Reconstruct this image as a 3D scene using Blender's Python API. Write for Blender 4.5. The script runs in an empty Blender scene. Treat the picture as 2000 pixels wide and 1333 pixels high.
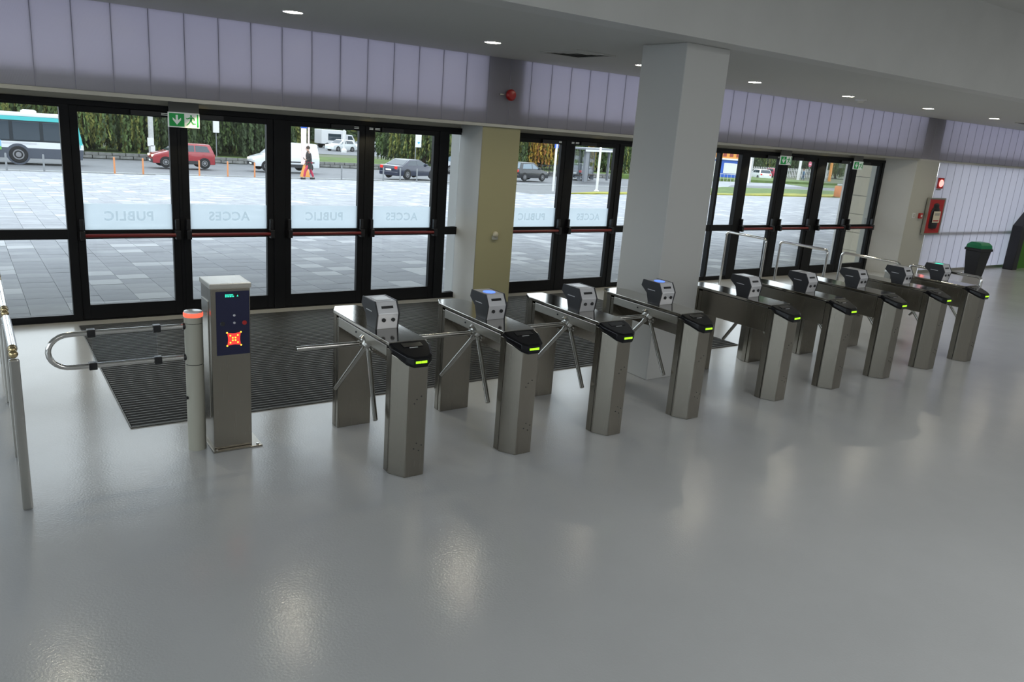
import bpy, bmesh, math, random
from mathutils import Vector, Matrix
random.seed(7)
SC = bpy.context.scene
COL = SC.collection
PI = math.pi

# ------------------------------------------------------------------ camera
YAW, PITCH, ROLL = math.radians(35.41), math.radians(15.07), math.radians(-4.37)
fw = Vector((math.sin(YAW)*math.cos(PITCH), math.cos(YAW)*math.cos(PITCH), -math.sin(PITCH)))
rt = Vector((math.cos(YAW), -math.sin(YAW), 0)); dn = fw.cross(rt)
RX = math.cos(ROLL)*rt + math.sin(ROLL)*dn
DY = -math.sin(ROLL)*rt + math.cos(ROLL)*dn
cam = bpy.data.cameras.new('camera'); camo = bpy.data.objects.new('camera', cam); COL.objects.link(camo)
camo.matrix_world = Matrix(((RX.x, -DY.x, -fw.x, 0), (RX.y, -DY.y, -fw.y, -10.047), (RX.z, -DY.z, -fw.z, 2.5), (0, 0, 0, 1)))
cam.sensor_width = 36; cam.lens = 1515.9/2000*36; cam.clip_end = 600
SC.camera = camo

# ------------------------------------------------------------------ sky, lamps, exposure
w = bpy.data.worlds.new('overcast sky'); SC.world = w; w.use_nodes = True
bg = w.node_tree.nodes['Background']
bg.inputs[0].default_value = (0.90, 0.96, 1.04, 1); bg.inputs[1].default_value = 2.9
SC.view_settings.view_transform = 'Standard'; SC.view_settings.look = 'None'
SC.view_settings.gamma = 1; SC.view_settings.use_curve_mapping = False
SC.view_settings.exposure = 0.0
cy = SC.cycles
cy.use_denoising = True; cy.max_bounces = 8; cy.diffuse_bounces = 4; cy.glossy_bounces = 4
cy.transparent_max_bounces = 16; cy.transmission_bounces = 6; cy.caustics_reflective = False; cy.caustics_refractive = False
cy.sample_clamp_indirect = 6

def area(name, loc, sx, sy, power, col, rot=(0, 0, 0), spread=PI):
    l = bpy.data.lights.new(name, 'AREA'); l.shape = 'RECTANGLE'; l.size = sx; l.size_y = sy
    l.energy = power; l.color = col; l.spread = spread
    o = bpy.data.objects.new(name, l); o.location = loc; o.rotation_euler = rot; COL.objects.link(o); return o
# unseen fill lights added under the high ceiling behind the camera
HALLP = 88
for i, (hx, hy) in enumerate(((-2, -15), (5, -15), (12, -15), (19, -15), (5, -10.5), (13, -10.5), (21, -10.5))):
    area('hall_fill', (hx, hy, 4.42), 3.0, 1.6, HALLP, (0.97, 0.99, 1.0))
LAMPX = [0.4, 2.747, 5.063, 7.399, 9.66, 12.02, 14.53, 17.06, 19.45, 21.85]
for lx in LAMPX:                      # downlights of the low ceiling
    l = bpy.data.lights.new('downlight_lamp', 'SPOT'); l.energy = 26; l.spot_size = 2.3; l.spot_blend = 0.7
    l.shadow_soft_size = 0.08; l.color = (1.0, 0.9, 0.66)
    o = bpy.data.objects.new('downlight_lamp', l); o.location = (lx, -2.1, 3.42); COL.objects.link(o)
SOFX = [0.25, 2.36, 4.5, 6.5, 8.56, 10.6, 12.56, 14.74]
for lx in SOFX:                       # small spots in the soffit above the doors
    l = bpy.data.lights.new('soffit_lamp', 'SPOT'); l.energy = 15; l.spot_size = 1.9; l.spot_blend = 0.35
    l.shadow_soft_size = 0.03; l.color = (1.0, 0.86, 0.5)
    o = bpy.data.objects.new('soffit_lamp', l); o.location = (lx, -0.3, 2.50); COL.objects.link(o)

# ------------------------------------------------------------------ materials
def _nt(name):
    m = bpy.data.materials.new(name); m.use_nodes = True
    nt = m.node_tree; return m, nt, nt.nodes['Principled BSDF'], nt.nodes['Material Output']
def mat(name, col, rough=0.5, metal=0.0, spec=0.5, var=0.0, vscale=8.0, bump=0.0, bscale=60.0, emit=None, estr=0.0, coat=0.0):
    m, nt, b, out = _nt(name)
    b.inputs['Base Color'].default_value = (*col, 1); b.inputs['Roughness'].default_value = rough
    b.inputs['Metallic'].default_value = metal; b.inputs['Specular IOR Level'].default_value = spec
    if coat: b.inputs['Coat Weight'].default_value = coat; b.inputs['Coat Roughness'].default_value = 0.05
    if emit: b.inputs['Emission Color'].default_value = (*emit, 1); b.inputs['Emission Strength'].default_value = estr
    if var or bump:
        tc = nt.nodes.new('ShaderNodeTexCoord')
    if var:
        n = nt.nodes.new('ShaderNodeTexNoise'); n.inputs['Scale'].default_value = vscale; n.inputs['Detail'].default_value = 5
        nt.links.new(tc.outputs['Object'], n.inputs['Vector'])
        r = nt.nodes.new('ShaderNodeValToRGB')
        r.color_ramp.elements[0].position = .3; r.color_ramp.elements[1].position = .7
        r.color_ramp.elements[0].color = (*[c*(1-var) for c in col], 1); r.color_ramp.elements[1].color = (*[min(1, c*(1+var)) for c in col], 1)
        nt.links.new(n.outputs['Fac'], r.inputs['Fac']); nt.links.new(r.outputs['Color'], b.inputs['Base Color'])
    if bump:
        n2 = nt.nodes.new('ShaderNodeTexNoise'); n2.inputs['Scale'].default_value = bscale; n2.inputs['Detail'].default_value = 3
        nt.links.new(tc.outputs['Object'], n2.inputs['Vector'])
        bp = nt.nodes.new('ShaderNodeBump'); bp.inputs['Strength'].default_value = bump; bp.inputs['Distance'].default_value = 0.01
        nt.links.new(n2.outputs['Fac'], bp.inputs['Height']); nt.links.new(bp.outputs['Normal'], b.inputs['Normal'])
    return m
def brushed(name, col, rough=0.34, sc=(260, 260, 4)):
    m, nt, b, out = _nt(name)
    b.inputs['Base Color'].default_value = (*col, 1); b.inputs['Metallic'].default_value = 1.0
    tc = nt.nodes.new('ShaderNodeTexCoord'); mp = nt.nodes.new('ShaderNodeMapping'); mp.inputs['Scale'].default_value = sc
    n = nt.nodes.new('ShaderNodeTexNoise'); n.inputs['Scale'].default_value = 1.0; n.inputs['Detail'].default_value = 4
    nt.links.new(tc.outputs['Object'], mp.inputs['Vector']); nt.links.new(mp.outputs['Vector'], n.inputs['Vector'])
    mr = nt.nodes.new('ShaderNodeMapRange'); mr.inputs['To Min'].default_value = rough*.75; mr.inputs['To Max'].default_value = rough*1.25
    nt.links.new(n.outputs['Fac'], mr.inputs['Value']); nt.links.new(mr.outputs['Result'], b.inputs['Roughness'])
    bp = nt.nodes.new('ShaderNodeBump'); bp.inputs['Strength'].default_value = .05; bp.inputs['Distance'].default_value = .002
    nt.links.new(n.outputs['Fac'], bp.inputs['Height']); nt.links.new(bp.outputs['Normal'], b.inputs['Normal'])
    return m
def glassy(name, col, fac_min=0.03, fac_max=0.42):
    m, nt, b, out = _nt(name); nt.nodes.remove(b)
    t = nt.nodes.new('ShaderNodeBsdfTransparent'); t.inputs[0].default_value = (*col, 1)
    g = nt.nodes.new('ShaderNodeBsdfGlossy'); g.inputs['Roughness'].default_value = 0.02
    lw = nt.nodes.new('ShaderNodeLayerWeight'); lw.inputs[0].default_value = .18
    mr = nt.nodes.new('ShaderNodeMapRange'); mr.inputs['To Min'].default_value = fac_min; mr.inputs['To Max'].default_value = fac_max
    mx = nt.nodes.new('ShaderNodeMixShader')
    nt.links.new(lw.outputs['Fresnel'], mr.inputs['Value']); nt.links.new(mr.outputs['Result'], mx.inputs[0])
    nt.links.new(t.outputs[0], mx.inputs[1]); nt.links.new(g.outputs[0], mx.inputs[2]); nt.links.new(mx.outputs[0], out.inputs[0])
    return m
def frosty(name, col, clear=0.25):
    m, nt, b, out = _nt(name); nt.nodes.remove(b)
    t = nt.nodes.new('ShaderNodeBsdfTransparent')
    d = nt.nodes.new('ShaderNodeBsdfTranslucent'); d.inputs[0].default_value = (*col, 1)
    mx = nt.nodes.new('ShaderNodeMixShader'); mx.inputs[0].default_value = 1-clear
    nt.links.new(t.outputs[0], mx.inputs[1]); nt.links.new(d.outputs[0], mx.inputs[2]); nt.links.new(mx.outputs[0], out.inputs[0])
    return m
def polycarb(name, tcol, dcol, ribs=60.0):
    """ribbed translucent sheet: passes sky light diffusely, slightly glossy inside face"""
    m, nt, b, out = _nt(name); nt.nodes.remove(b)
    tr = nt.nodes.new('ShaderNodeBsdfTranslucent'); tr.inputs[0].default_value = (*tcol, 1)
    df = nt.nodes.new('ShaderNodeBsdfDiffuse'); df.inputs[0].default_value = (*dcol, 1)
    gl = nt.nodes.new('ShaderNodeBsdfGlossy'); gl.inputs['Roughness'].default_value = .22
    tc = nt.nodes.new('ShaderNodeTexCoord'); wv = nt.nodes.new('ShaderNodeTexWave'); wv.inputs['Scale'].default_value = ribs
    wv.bands_direction = 'X'
    nt.links.new(tc.outputs['Object'], wv.inputs['Vector'])
    bp = nt.nodes.new('ShaderNodeBump'); bp.inputs['Strength'].default_value = .35; bp.inputs['Distance'].default_value = .004
    nt.links.new(wv.outputs['Fac'], bp.inputs['Height'])
    nt.links.new(bp.outputs['Normal'], gl.inputs['Normal']); nt.links.new(bp.outputs['Normal'], df.inputs['Normal'])
    a = nt.nodes.new('ShaderNodeAddShader'); nt.links.new(tr.outputs[0], a.inputs[0]); nt.links.new(df.outputs[0], a.inputs[1])
    mx = nt.nodes.new('ShaderNodeMixShader'); mx.inputs[0].default_value = .06
    nt.links.new(a.outputs[0], mx.inputs[1]); nt.links.new(gl.outputs[0], mx.inputs[2]); nt.links.new(mx.outputs[0], out.inputs[0])
    return m
def floor_mat():
    m, nt, b, out = _nt('grey epoxy floor')
    tc = nt.nodes.new('ShaderNodeTexCoord')
    n = nt.nodes.new('ShaderNodeTexNoise'); n.inputs['Scale'].default_value = .55; n.inputs['Detail'].default_value = 6; n.inputs['Roughness'].default_value = .6
    nt.links.new(tc.outputs['Object'], n.inputs['Vector'])
    r = nt.nodes.new('ShaderNodeValToRGB'); r.color_ramp.elements[0].position = .3; r.color_ramp.elements[1].position = .72
    r.color_ramp.elements[0].color = (.50, .505, .505, 1); r.color_ramp.elements[1].color = (.57, .575, .575, 1)
    nt.links.new(n.outputs['Fac'], r.inputs['Fac']); nt.links.new(r.outputs['Color'], b.inputs['Base Color'])
    n2 = nt.nodes.new('ShaderNodeTexNoise'); n2.inputs['Scale'].default_value = 70; n2.inputs['Detail'].default_value = 2
    n3 = nt.nodes.new('ShaderNodeTexNoise'); n3.inputs['Scale'].default_value = 1.3; n3.inputs['Detail'].default_value = 2
    nt.links.new(tc.outputs['Object'], n2.inputs['Vector']); nt.links.new(tc.outputs['Object'], n3.inputs['Vector'])
    b1 = nt.nodes.new('ShaderNodeBump'); b1.inputs['Strength'].default_value = .22; b1.inputs['Distance'].default_value = .004
    b2 = nt.nodes.new('ShaderNodeBump'); b2.inputs['Strength'].default_value = .25; b2.inputs['Distance'].default_value = .02
    nt.links.new(n3.outputs['Fac'], b2.inputs['Height']); nt.links.new(n2.outputs['Fac'], b1.inputs['Height'])
    nt.links.new(b2.outputs['Normal'], b1.inputs['Normal']); nt.links.new(b1.outputs['Normal'], b.inputs['Normal'])
    mr = nt.nodes.new('ShaderNodeMapRange'); mr.inputs['To Min'].default_value = .13; mr.inputs['To Max'].default_value = .21
    nt.links.new(n.outputs['Fac'], mr.inputs['Value']); nt.links.new(mr.outputs['Result'], b.inputs['Roughness'])
    b.inputs['Specular IOR Level'].default_value = .45
    return m
def paver_sheet():
    m, nt, b, out = _nt('distant paving')
    tc = nt.nodes.new('ShaderNodeTexCoord'); br = nt.nodes.new('ShaderNodeTexBrick')
    br.inputs['Scale'].default_value = 1; br.inputs['Brick Width'].default_value = .82; br.inputs['Row Height'].default_value = .41
    br.inputs['Mortar Size'].default_value = .008; br.inputs['Color1'].default_value = (.30, .31, .33, 1); br.inputs['Color2'].default_value = (.37, .38, .40, 1)
    br.inputs['Mortar'].default_value = (.25, .26, .27, 1)
    nt.links.new(tc.outputs['Object'], br.inputs['Vector']); nt.links.new(br.outputs['Color'], b.inputs['Base Color'])
    b.inputs['Roughness'].default_value = .8; b.inputs['Specular IOR Level'].default_value = .2
    return m

M = {}
M['floor'] = floor_mat()
M['white_paint'] = mat('white wall paint', (.62, .62, .60), .6, var=.03, vscale=2)
M['ceiling'] = mat('ceiling paint', (.60, .60, .575), .8)
M['column'] = mat('column paint', (.60, .60, .58), .6)
M['beige'] = mat('warm grey pier paint', (.50, .50, .45), .6)
M['olive'] = mat('olive cream paint', (.46, .43, .25), .55)
M['black_alu'] = mat('black aluminium', (.008, .0085, .010), .45, spec=.22)
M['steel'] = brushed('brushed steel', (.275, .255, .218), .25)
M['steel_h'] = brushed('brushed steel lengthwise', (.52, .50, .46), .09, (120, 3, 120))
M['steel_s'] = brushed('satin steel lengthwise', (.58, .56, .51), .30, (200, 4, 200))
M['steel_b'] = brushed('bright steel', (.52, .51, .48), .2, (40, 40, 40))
M['chrome'] = mat('polished tube', (.72, .71, .69), .14, 1.0)
M['brass'] = mat('brassy joint', (.62, .50, .28), .2, 1.0)
M['alu'] = mat('satin aluminium trim', (.55, .54, .48), .4, 1.0)
M['glass'] = glassy('door glass', (.93, .96, .96))
M['acrylic'] = glassy('acrylic sheet', (.86, .88, .90), .06, .5)
M['frost'] = frosty('frosted film', (.86, .94, .98), .42)
M['frost_txt'] = frosty('cut lettering', (.55, .62, .66), .55)
M['panel'] = polycarb('lilac polycarbonate', (.475, .463, .525), (.20, .195, .21))
M['panel2'] = polycarb('pale polycarbonate', (.58, .585, .63), (.25, .25, .265))
M['cream_trim'] = mat('cream metal lintel', (.50, .48, .40), .4)
M['soffit'] = mat('soffit board', (.55, .54, .50), .7)
M['seam'] = mat('panel joint strip', (.34, .33, .42), .4)
M['red_bar'] = mat('dark red panic bar', (.17, .016, .016), .3)
M['black'] = mat('black plastic', (.012, .012, .014), .3)
M['gloss_black'] = mat('gloss black plastic', (.006, .006, .008), .18, spec=.35)
M['dark_cheek'] = mat('dark grey cheek', (.028, .029, .034), .35)
M['silver'] = mat('silver casing', (.66, .66, .68), .32, .3)
M['white_gloss'] = mat('white plate', (.8, .8, .8), .15)
M['green_led'] = mat('green display', (.1, .4, 0), .4, emit=(.45, 1, .02), estr=1.3)
M['blue_led'] = mat('blue light ring', (.02, .1, .6), .4, emit=(.10, .22, 1), estr=1.6)
M['cyan_led'] = mat('turquoise display', (.0, .4, .3), .4, emit=(.05, .9, .6), estr=1.1)
M['red_led'] = mat('red light', (.5, .02, .02), .4, emit=(1, .05, .04), estr=1.1)
M['orange_led'] = mat('orange diode', (.5, .3, .02), .4, emit=(1, .55, .05), estr=2.2)
M['ring_led'] = mat('red light ring', (.6, .05, .03), .4, emit=(1, .13, .07), estr=1.3)
M['lamp'] = mat('lamp glow', (1, 1, .9), .4, emit=(1, .93, .74), estr=60)
M['lamp_s'] = mat('small lamp glow', (1, .9, .5), .4, emit=(1, .85, .4), estr=2.2)
M['beacon'] = mat('lit beacon', (.9, .3, .3), .4, emit=(1, .25, .22), estr=2.4)
M['navy'] = mat('navy control panel', (.012, .014, .055), .35)
M['putty'] = mat('grey green enamel', (.42, .41, .34), .4)
M['exit_green'] = mat('exit sign green', (.01, .25, .05), .4, emit=(.01, .22, .05), estr=.35)
M['sign_white'] = mat('sign white', (.85, .88, .85), .4, emit=(.8, .85, .8), estr=.2)
M['mat_dark'] = mat('mat carpet insert', (.014, .014, .014), .9, spec=.1)
M['mat_alu'] = mat('mat metal rail', (.135, .13, .115), .5, .3)
M['mat_mid'] = mat('mat brush strip', (.016, .016, .0155), .85, spec=.2)
M['red_gloss'] = mat('red enamel', (.45, .02, .02), .3)
M['cream'] = mat('cream label', (.75, .70, .55), .5)
M['bin_body'] = mat('dark bin plastic', (.02, .022, .024), .5)
M['bin_lid'] = mat('green bin lid', (.01, .22, .09), .4)
M['arch_green'] = mat('bright green paint', (.07, .27, .01), .4)
M['vent_dark'] = mat('vent opening', (.08, .08, .075), .8)
M['paver_a'] = mat('grey paver', (.33, .34, .362), .8, spec=.2, var=.1, vscale=3)
M['paver_b'] = mat('pale paver', (.50, .51, .525), .8, spec=.2, var=.06, vscale=3)
M['paver_c'] = mat('mid paver', (.37, .38, .40), .8, spec=.2, var=.1, vscale=3)
M['paver_far'] = paver_sheet()
M['joint'] = mat('paving joint sand', (.17, .175, .18), .9)
M['asphalt'] = mat('asphalt', (.17, .175, .185), .8, var=.12, vscale=1.5)
M['kerbstone'] = mat('kerb stone', (.34, .35, .35), .8, var=.1, vscale=2)
M['grass'] = mat('lawn', (.10, .155, .035), .95, var=.3, vscale=1.2)
M['grass_y'] = mat('dry grass edge', (.28, .27, .04), .95, var=.3, vscale=1.5)
M['cladding'] = mat('beige stone cladding', (.80, .72, .55), .7, var=.05, vscale=2)
M['stone'] = mat('rubble stone', (.19, .19, .18), .9, var=.3, vscale=3)
M['bark'] = mat('bark', (.07, .05, .035), .9, var=.3, vscale=5)
LEAF = [mat('leaf %s' % n, c, .8, var=.35, vscale=1.5) for n, c in (('deep', (.040, .065, .022)), ('green', (.075, .12, .030)), ('olive', (.16, .17, .035)), ('gold', (.36, .22, .025)), ('rust', (.30, .12, .03)))]

# ------------------------------------------------------------------ mesh helpers
class MB:
    def __init__(s): s.v = []; s.f = []; s.m = []
    def add(s, vs, fs, m=0):
        o = len(s.v); s.v += [tuple(v) for v in vs]
        for f in fs: s.f.append(tuple(i+o for i in f)); s.m.append(m)
        return s
    def box(s, x0, x1, y0, y1, z0, z1, m=0):
        return s.add([(x0, y0, z0), (x1, y0, z0), (x1, y1, z0), (x0, y1, z0), (x0, y0, z1), (x1, y0, z1), (x1, y1, z1), (x0, y1, z1)],
                     [(0, 3, 2, 1), (4, 5, 6, 7), (0, 1, 5, 4), (1, 2, 6, 5), (2, 3, 7, 6), (3, 0, 4, 7)], m)
    def prism(s, poly, ax, a, b, m=0):
        n = len(poly)
        def P(p, t): return (t, p[0], p[1]) if ax == 'x' else (p[0], t, p[1]) if ax == 'y' else (p[0], p[1], t)
        vs = [P(p, a) for p in poly] + [P(p, b) for p in poly]
        fs = [tuple(range(n))[::-1], tuple(range(n, 2*n))] + [(i, (i+1) % n, n+(i+1) % n, n+i) for i in range(n)]
        return s.add(vs, fs, m)
    def loft(s, rings, m=0, cap=True):
        n = len(rings[0]); vs = [p for r in rings for p in r]; fs = []
        for k in range(len(rings)-1):
            for i in range(n): fs.append((k*n+i, k*n+(i+1) % n, (k+1)*n+(i+1) % n, (k+1)*n+i))
        if cap: fs += [tuple(range(n))[::-1], tuple(range((len(rings)-1)*n, len(rings)*n))]
        return s.add(vs, fs, m)
    def tube(s, pts, r, n=10, m=0):
        pts = [Vector(p) for p in pts]; rr = r if isinstance(r, (list, tuple)) else [r]*len(pts)
        rings = []; prev = None
        for i, p in enumerate(pts):
            t = (pts[min(i+1, len(pts)-1)] - pts[max(i-1, 0)]).normalized()
            if prev is None: u = t.orthogonal().normalized()
            else:
                u = (prev - t*prev.dot(t))
                u = u.normalized() if u.length > 1e-6 else t.orthogonal().normalized()
            prev = u; q = t.cross(u)
            rings.append([p + rr[i]*(math.cos(2*PI*k/n)*u + math.sin(2*PI*k/n)*q) for k in range(n)])
        return s.loft(rings, m)
    def cyl(s, p0, p1, r0, r1=None, n=16, m=0): return s.tube([p0, p1], [r0, r0 if r1 is None else r1], n, m)
    def lathe(s, prof, c=(0, 0, 0), n=20, m=0):
        return s.loft([[(c[0]+r*math.cos(2*PI*k/n), c[1]+r*math.sin(2*PI*k/n), c[2]+z) for k in range(n)] for r, z in prof], m)
    def ball(s, c, r, n=12, k=7, m=0, sc=(1, 1, 1)):
        rings = []
        for j in range(k+1):
            a = -PI/2 + PI*j/k; rad = max(r*math.cos(a), 1e-4)
            rings.append([(c[0]+sc[0]*rad*math.cos(2*PI*i/n), c[1]+sc[1]*rad*math.sin(2*PI*i/n), c[2]+sc[2]*r*math.sin(a)) for i in range(n)])
        return s.loft(rings, m)
    def quad(s, a, b, c, d, m=0): return s.add([a, b, c, d], [(0, 1, 2, 3)], m)
    def mesh(s, name, mats, smooth=False, bevel=0.0):
        me = bpy.data.meshes.new(name); me.from_pydata(s.v, [], s.f)
        for mm in (mats if isinstance(mats, (list, tuple)) else [mats]): me.materials.append(mm)
        me.polygons.foreach_set('material_index', s.m)
        bm = bmesh.new(); bm.from_mesh(me); bmesh.ops.recalc_face_normals(bm, faces=bm.faces)
        if bevel:
            ed = [e for e in bm.edges if len(e.link_faces) == 2 and e.calc_face_angle() > .5]
            bmesh.ops.bevel(bm, geom=ed, offset=bevel, segments=2, affect='EDGES', profile=.6, clamp_overlap=True)
        if smooth:
            for f in bm.faces: f.smooth = True
            for e in bm.edges:
                if len(e.link_faces) == 2 and e.calc_face_angle() > .7: e.smooth = False
        bm.to_mesh(me); bm.free(); return me
    def build(s, name, mats, parent=None, smooth=False, bevel=0.0, loc=None, kind=None):
        o = bpy.data.objects.new(name, s.mesh(name, mats, smooth, bevel)); COL.objects.link(o)
        if parent: o.parent = parent
        if loc: o.location = loc
        if kind: o['kind'] = kind
        return o
def thing(name, label, cat, loc=(0, 0, 0), rz=0, group=None):
    o = bpy.data.objects.new(name, None); COL.objects.link(o); o.empty_display_size = .1
    o.location = loc; o.rotation_euler = (0, 0, rz); o['label'] = label; o['category'] = cat
    if group: o['group'] = group
    return o
def tag(o, label, cat, group=None):
    o['label'] = label; o['category'] = cat
    if group: o['group'] = group
    return o
def sroot(name, loc=(0, 0, 0)):
    o = bpy.data.objects.new(name, None); COL.objects.link(o); o.location = loc; o['kind'] = 'structure'; return o
def struct(name, mb, mats, parent=None, **k):
    o = mb.build(name, mats, parent, **k)
    if not parent: o['kind'] = 'structure'
    return o
def dup(o, loc=None, label=None, parent=None, rz=None):
    c = o.copy(); COL.objects.link(c)
    if parent: c.parent = parent
    if loc is not None: c.location = loc
    if rz is not None: c.rotation_euler = (0, 0, rz)
    if label: c['label'] = label
    for ch in list(o.children): dup(ch, parent=c)
    return c
def inst(me, name, parent, loc=(0, 0, 0)):
    o = bpy.data.objects.new(name, me); COL.objects.link(o); o.parent = parent; o.location = loc; return o
def text_mesh(body, size, mirror=False):
    cu = bpy.data.curves.new('txt', 'FONT'); cu.body = body; cu.size = size; cu.align_x = 'CENTER'; cu.resolution_u = 3; cu.space_character = 1.12; cu.offset = .004
    o = bpy.data.objects.new('txt', cu); COL.objects.link(o)
    bpy.context.view_layer.update()
    me = bpy.data.meshes.new_from_object(o.evaluated_get(bpy.context.evaluated_depsgraph_get()))
    bpy.data.objects.remove(o)
    for v in me.vertices: v.co = Vector(((-1 if mirror else 1)*v.co.x, 0, v.co.y))
    me.materials.clear(); return me
def arc(c, r, a0, a1, n=6, plane='yz', const=0.0):
    out = []
    for i in range(n+1):
        a = a0+(a1-a0)*i/n; p, q = c[0]+r*math.cos(a), c[1]+r*math.sin(a)
        out.append((const, p, q) if plane == 'yz' else (p, const, q))
    return out
def G(y):                                       # the forecourt and the street fall away from the door
    if y < 1: return 0.0
    if y < 33: return -1.04*(y-1)/32
    return max(-1.15-.2*(y-33)/14, -1.6)

# ================================================================== SETTING: the hall
fl = MB().box(-6, 27, -20, .02, -.15, 0); struct('floor', fl, M['floor'])
PX0, PX1 = 5.95, 6.585                          # structural grid line
cl = MB().box(-6, 27, -4.337, -.60, 3.465, 3.62); struct('ceiling', cl, M['ceiling'])
struct('trim_1', MB().box(-6, 27, -4.64, -4.337, 3.465, 4.53), M['white_paint'])          # fascia of the dropped ceiling
struct('ceiling_high', MB().box(-6, 27, -20, -4.62, 4.5, 4.65), M['ceiling'])
struct('wall_upper', MB().box(-6, 27, -4.6, -.70, 3.65, 12), M['white_paint'])     # unseen storeys above the hall, added to shade the near forecourt
struct('shade_overhang', MB().box(-30, 45, -.70, 6.2, 6.0, 6.5), M['white_paint'])     # unseen slab over the entrance, added to keep the sky off the near pavers
# left end of the hall, out of view: glazing added to bring in side light
struct('wall_left', MB().box(-6.2, -6, -20, -14.6, 0, 4.5).box(-6.2, -6, -3.2, .1, 0, 4.5).box(-6.2, -6, -14.6, -3.2, 0, .3).box(-6.2, -6, -14.6, -3.2, 4.25, 4.5), M['white_paint'])
wl_ = sroot('window_6')
fr_ = MB()
for k in range(7): fr_.box(-6.13, -6.07, -14.6+k*1.9-.03, -14.6+k*1.9+.03, .3, 4.25)
fr_.box(-6.13, -6.07, -14.6, -3.2, 2.2, 2.26).build('window_frame', M['black_alu'], wl_)
for k in range(6): MB().box(-6.104, -6.096, -14.57+k*1.9, -12.73+k*1.9, .3, 4.25).build('pane', M['glass'], wl_)
struct('ground_left', MB().box(-60, -6.2, -40, .05, -.3, -.05), M['asphalt'])
struct('wall_right', MB().box(27, 27.2, -20, .1, 0, 4.5), M['white_paint'])
struct('wall_back', MB().box(-6, 27, -20.2, -20, 0, 4.5), M['white_paint'])
struct('trim_2', MB().box(-6, 18.22, -.60, .06, 2.545, 2.60), M['soffit'])                    # soffit over the doors
struct('trim_3', MB().box(-6, 17.05, -.02, .06, 2.485, 2.545), M['cream_trim'])              # lintel
struct('trim_4', MB().box(-6, 17.32, -.625, -.60, 2.545, 2.585), M['alu'])                   # channel carrying the panels

# lilac polycarbonate over the doors, panel by panel
wf = sroot('wall_front')
PW = .356
pm = MB().box(-.1745, .1745, -.008, .008, 0, .875).mesh('panel', M['panel'])
jm = MB().box(-.003, .003, -.010, .010, 0, .875).mesh('joint_strip', M['seam'])
x = .639 - PW*18
while x < 26.5:
    if x + PW/2 < 18.2 or True:
        inst(pm, 'panel', wf, (x+PW/2, -.612, 2.588)); inst(jm, 'joint_strip', wf, (x, -.612, 2.588))
    x += PW
# steel beam and posts of the building frame behind the panels
struct('trim_5', MB().box(-6, 26.5, -.42, -.28, 2.60, 2.80), M['beige'])
# pier between the door groups, carried up behind the panels
struct('column', MB().box(PX0, PX1, -.56, .25, 0, 2.545).box(PX0, PX1, -.56, -.1, 2.60, 3.62), [M['white_paint']])
struct('wall_pier_face', MB().box(PX0-.002, PX1+.002, -.593, -.558, 0, 2.54), M['olive'])
struct('wall_pier_reveal', MB().prism([(5.944, -.593), (5.944, .0), (5.952, .0), (5.952, -.593)], 'z', 0, 2.54), M['white_paint'])
# free-standing column in front
struct('column_front', MB().box(5.886, 6.51, -4.33, -3.70, 0, 3.465), M['column'], bevel=.012)
# right-hand pier with its splayed reveal
struct('wall_pier_right', MB().prism([(16.97, .02), (17.29, -.60), (18.22, -.60), (18.22, .25), (16.97, .25)], 'z', 0, 2.545), M['beige'])
struct('wall_reveal_right', MB().prism([(16.955, .02), (17.275, -.60), (17.285, -.60), (16.965, .02)], 'z', 0, 2.545), M['white_paint'])
struct('column_right', MB().box(17.32, 18.1, -.56, -.1, 2.60, 3.62), M['white_paint'])
# translucent wall to the right of the pier
wr = sroot('wall_front_right')
pm2 = MB().box(-.1745, .1745, -.008, .008, 0, 2.54).mesh('panel_tall', M['panel2'])
jm2 = MB().box(-.0025, .0025, -.010, .010, 0, 2.54).mesh('joint_strip_tall', M['seam'])
x = 18.22
while x < 26.6:
    inst(pm2, 'panel', wr, (x+PW/2, -.612, 0)); x += PW; inst(jm2, 'joint_strip', wr, (x, -.612, 0))
for z in (.92, 2.56): MB().box(18.2, 26.8, -.59, -.53, z-.03, z+.03).build('rail', M['beige'], wr)
struct('baseboard_right', MB().box(18.22, 26.8, -.64, -.62, 0, .06), M['alu'])

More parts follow.
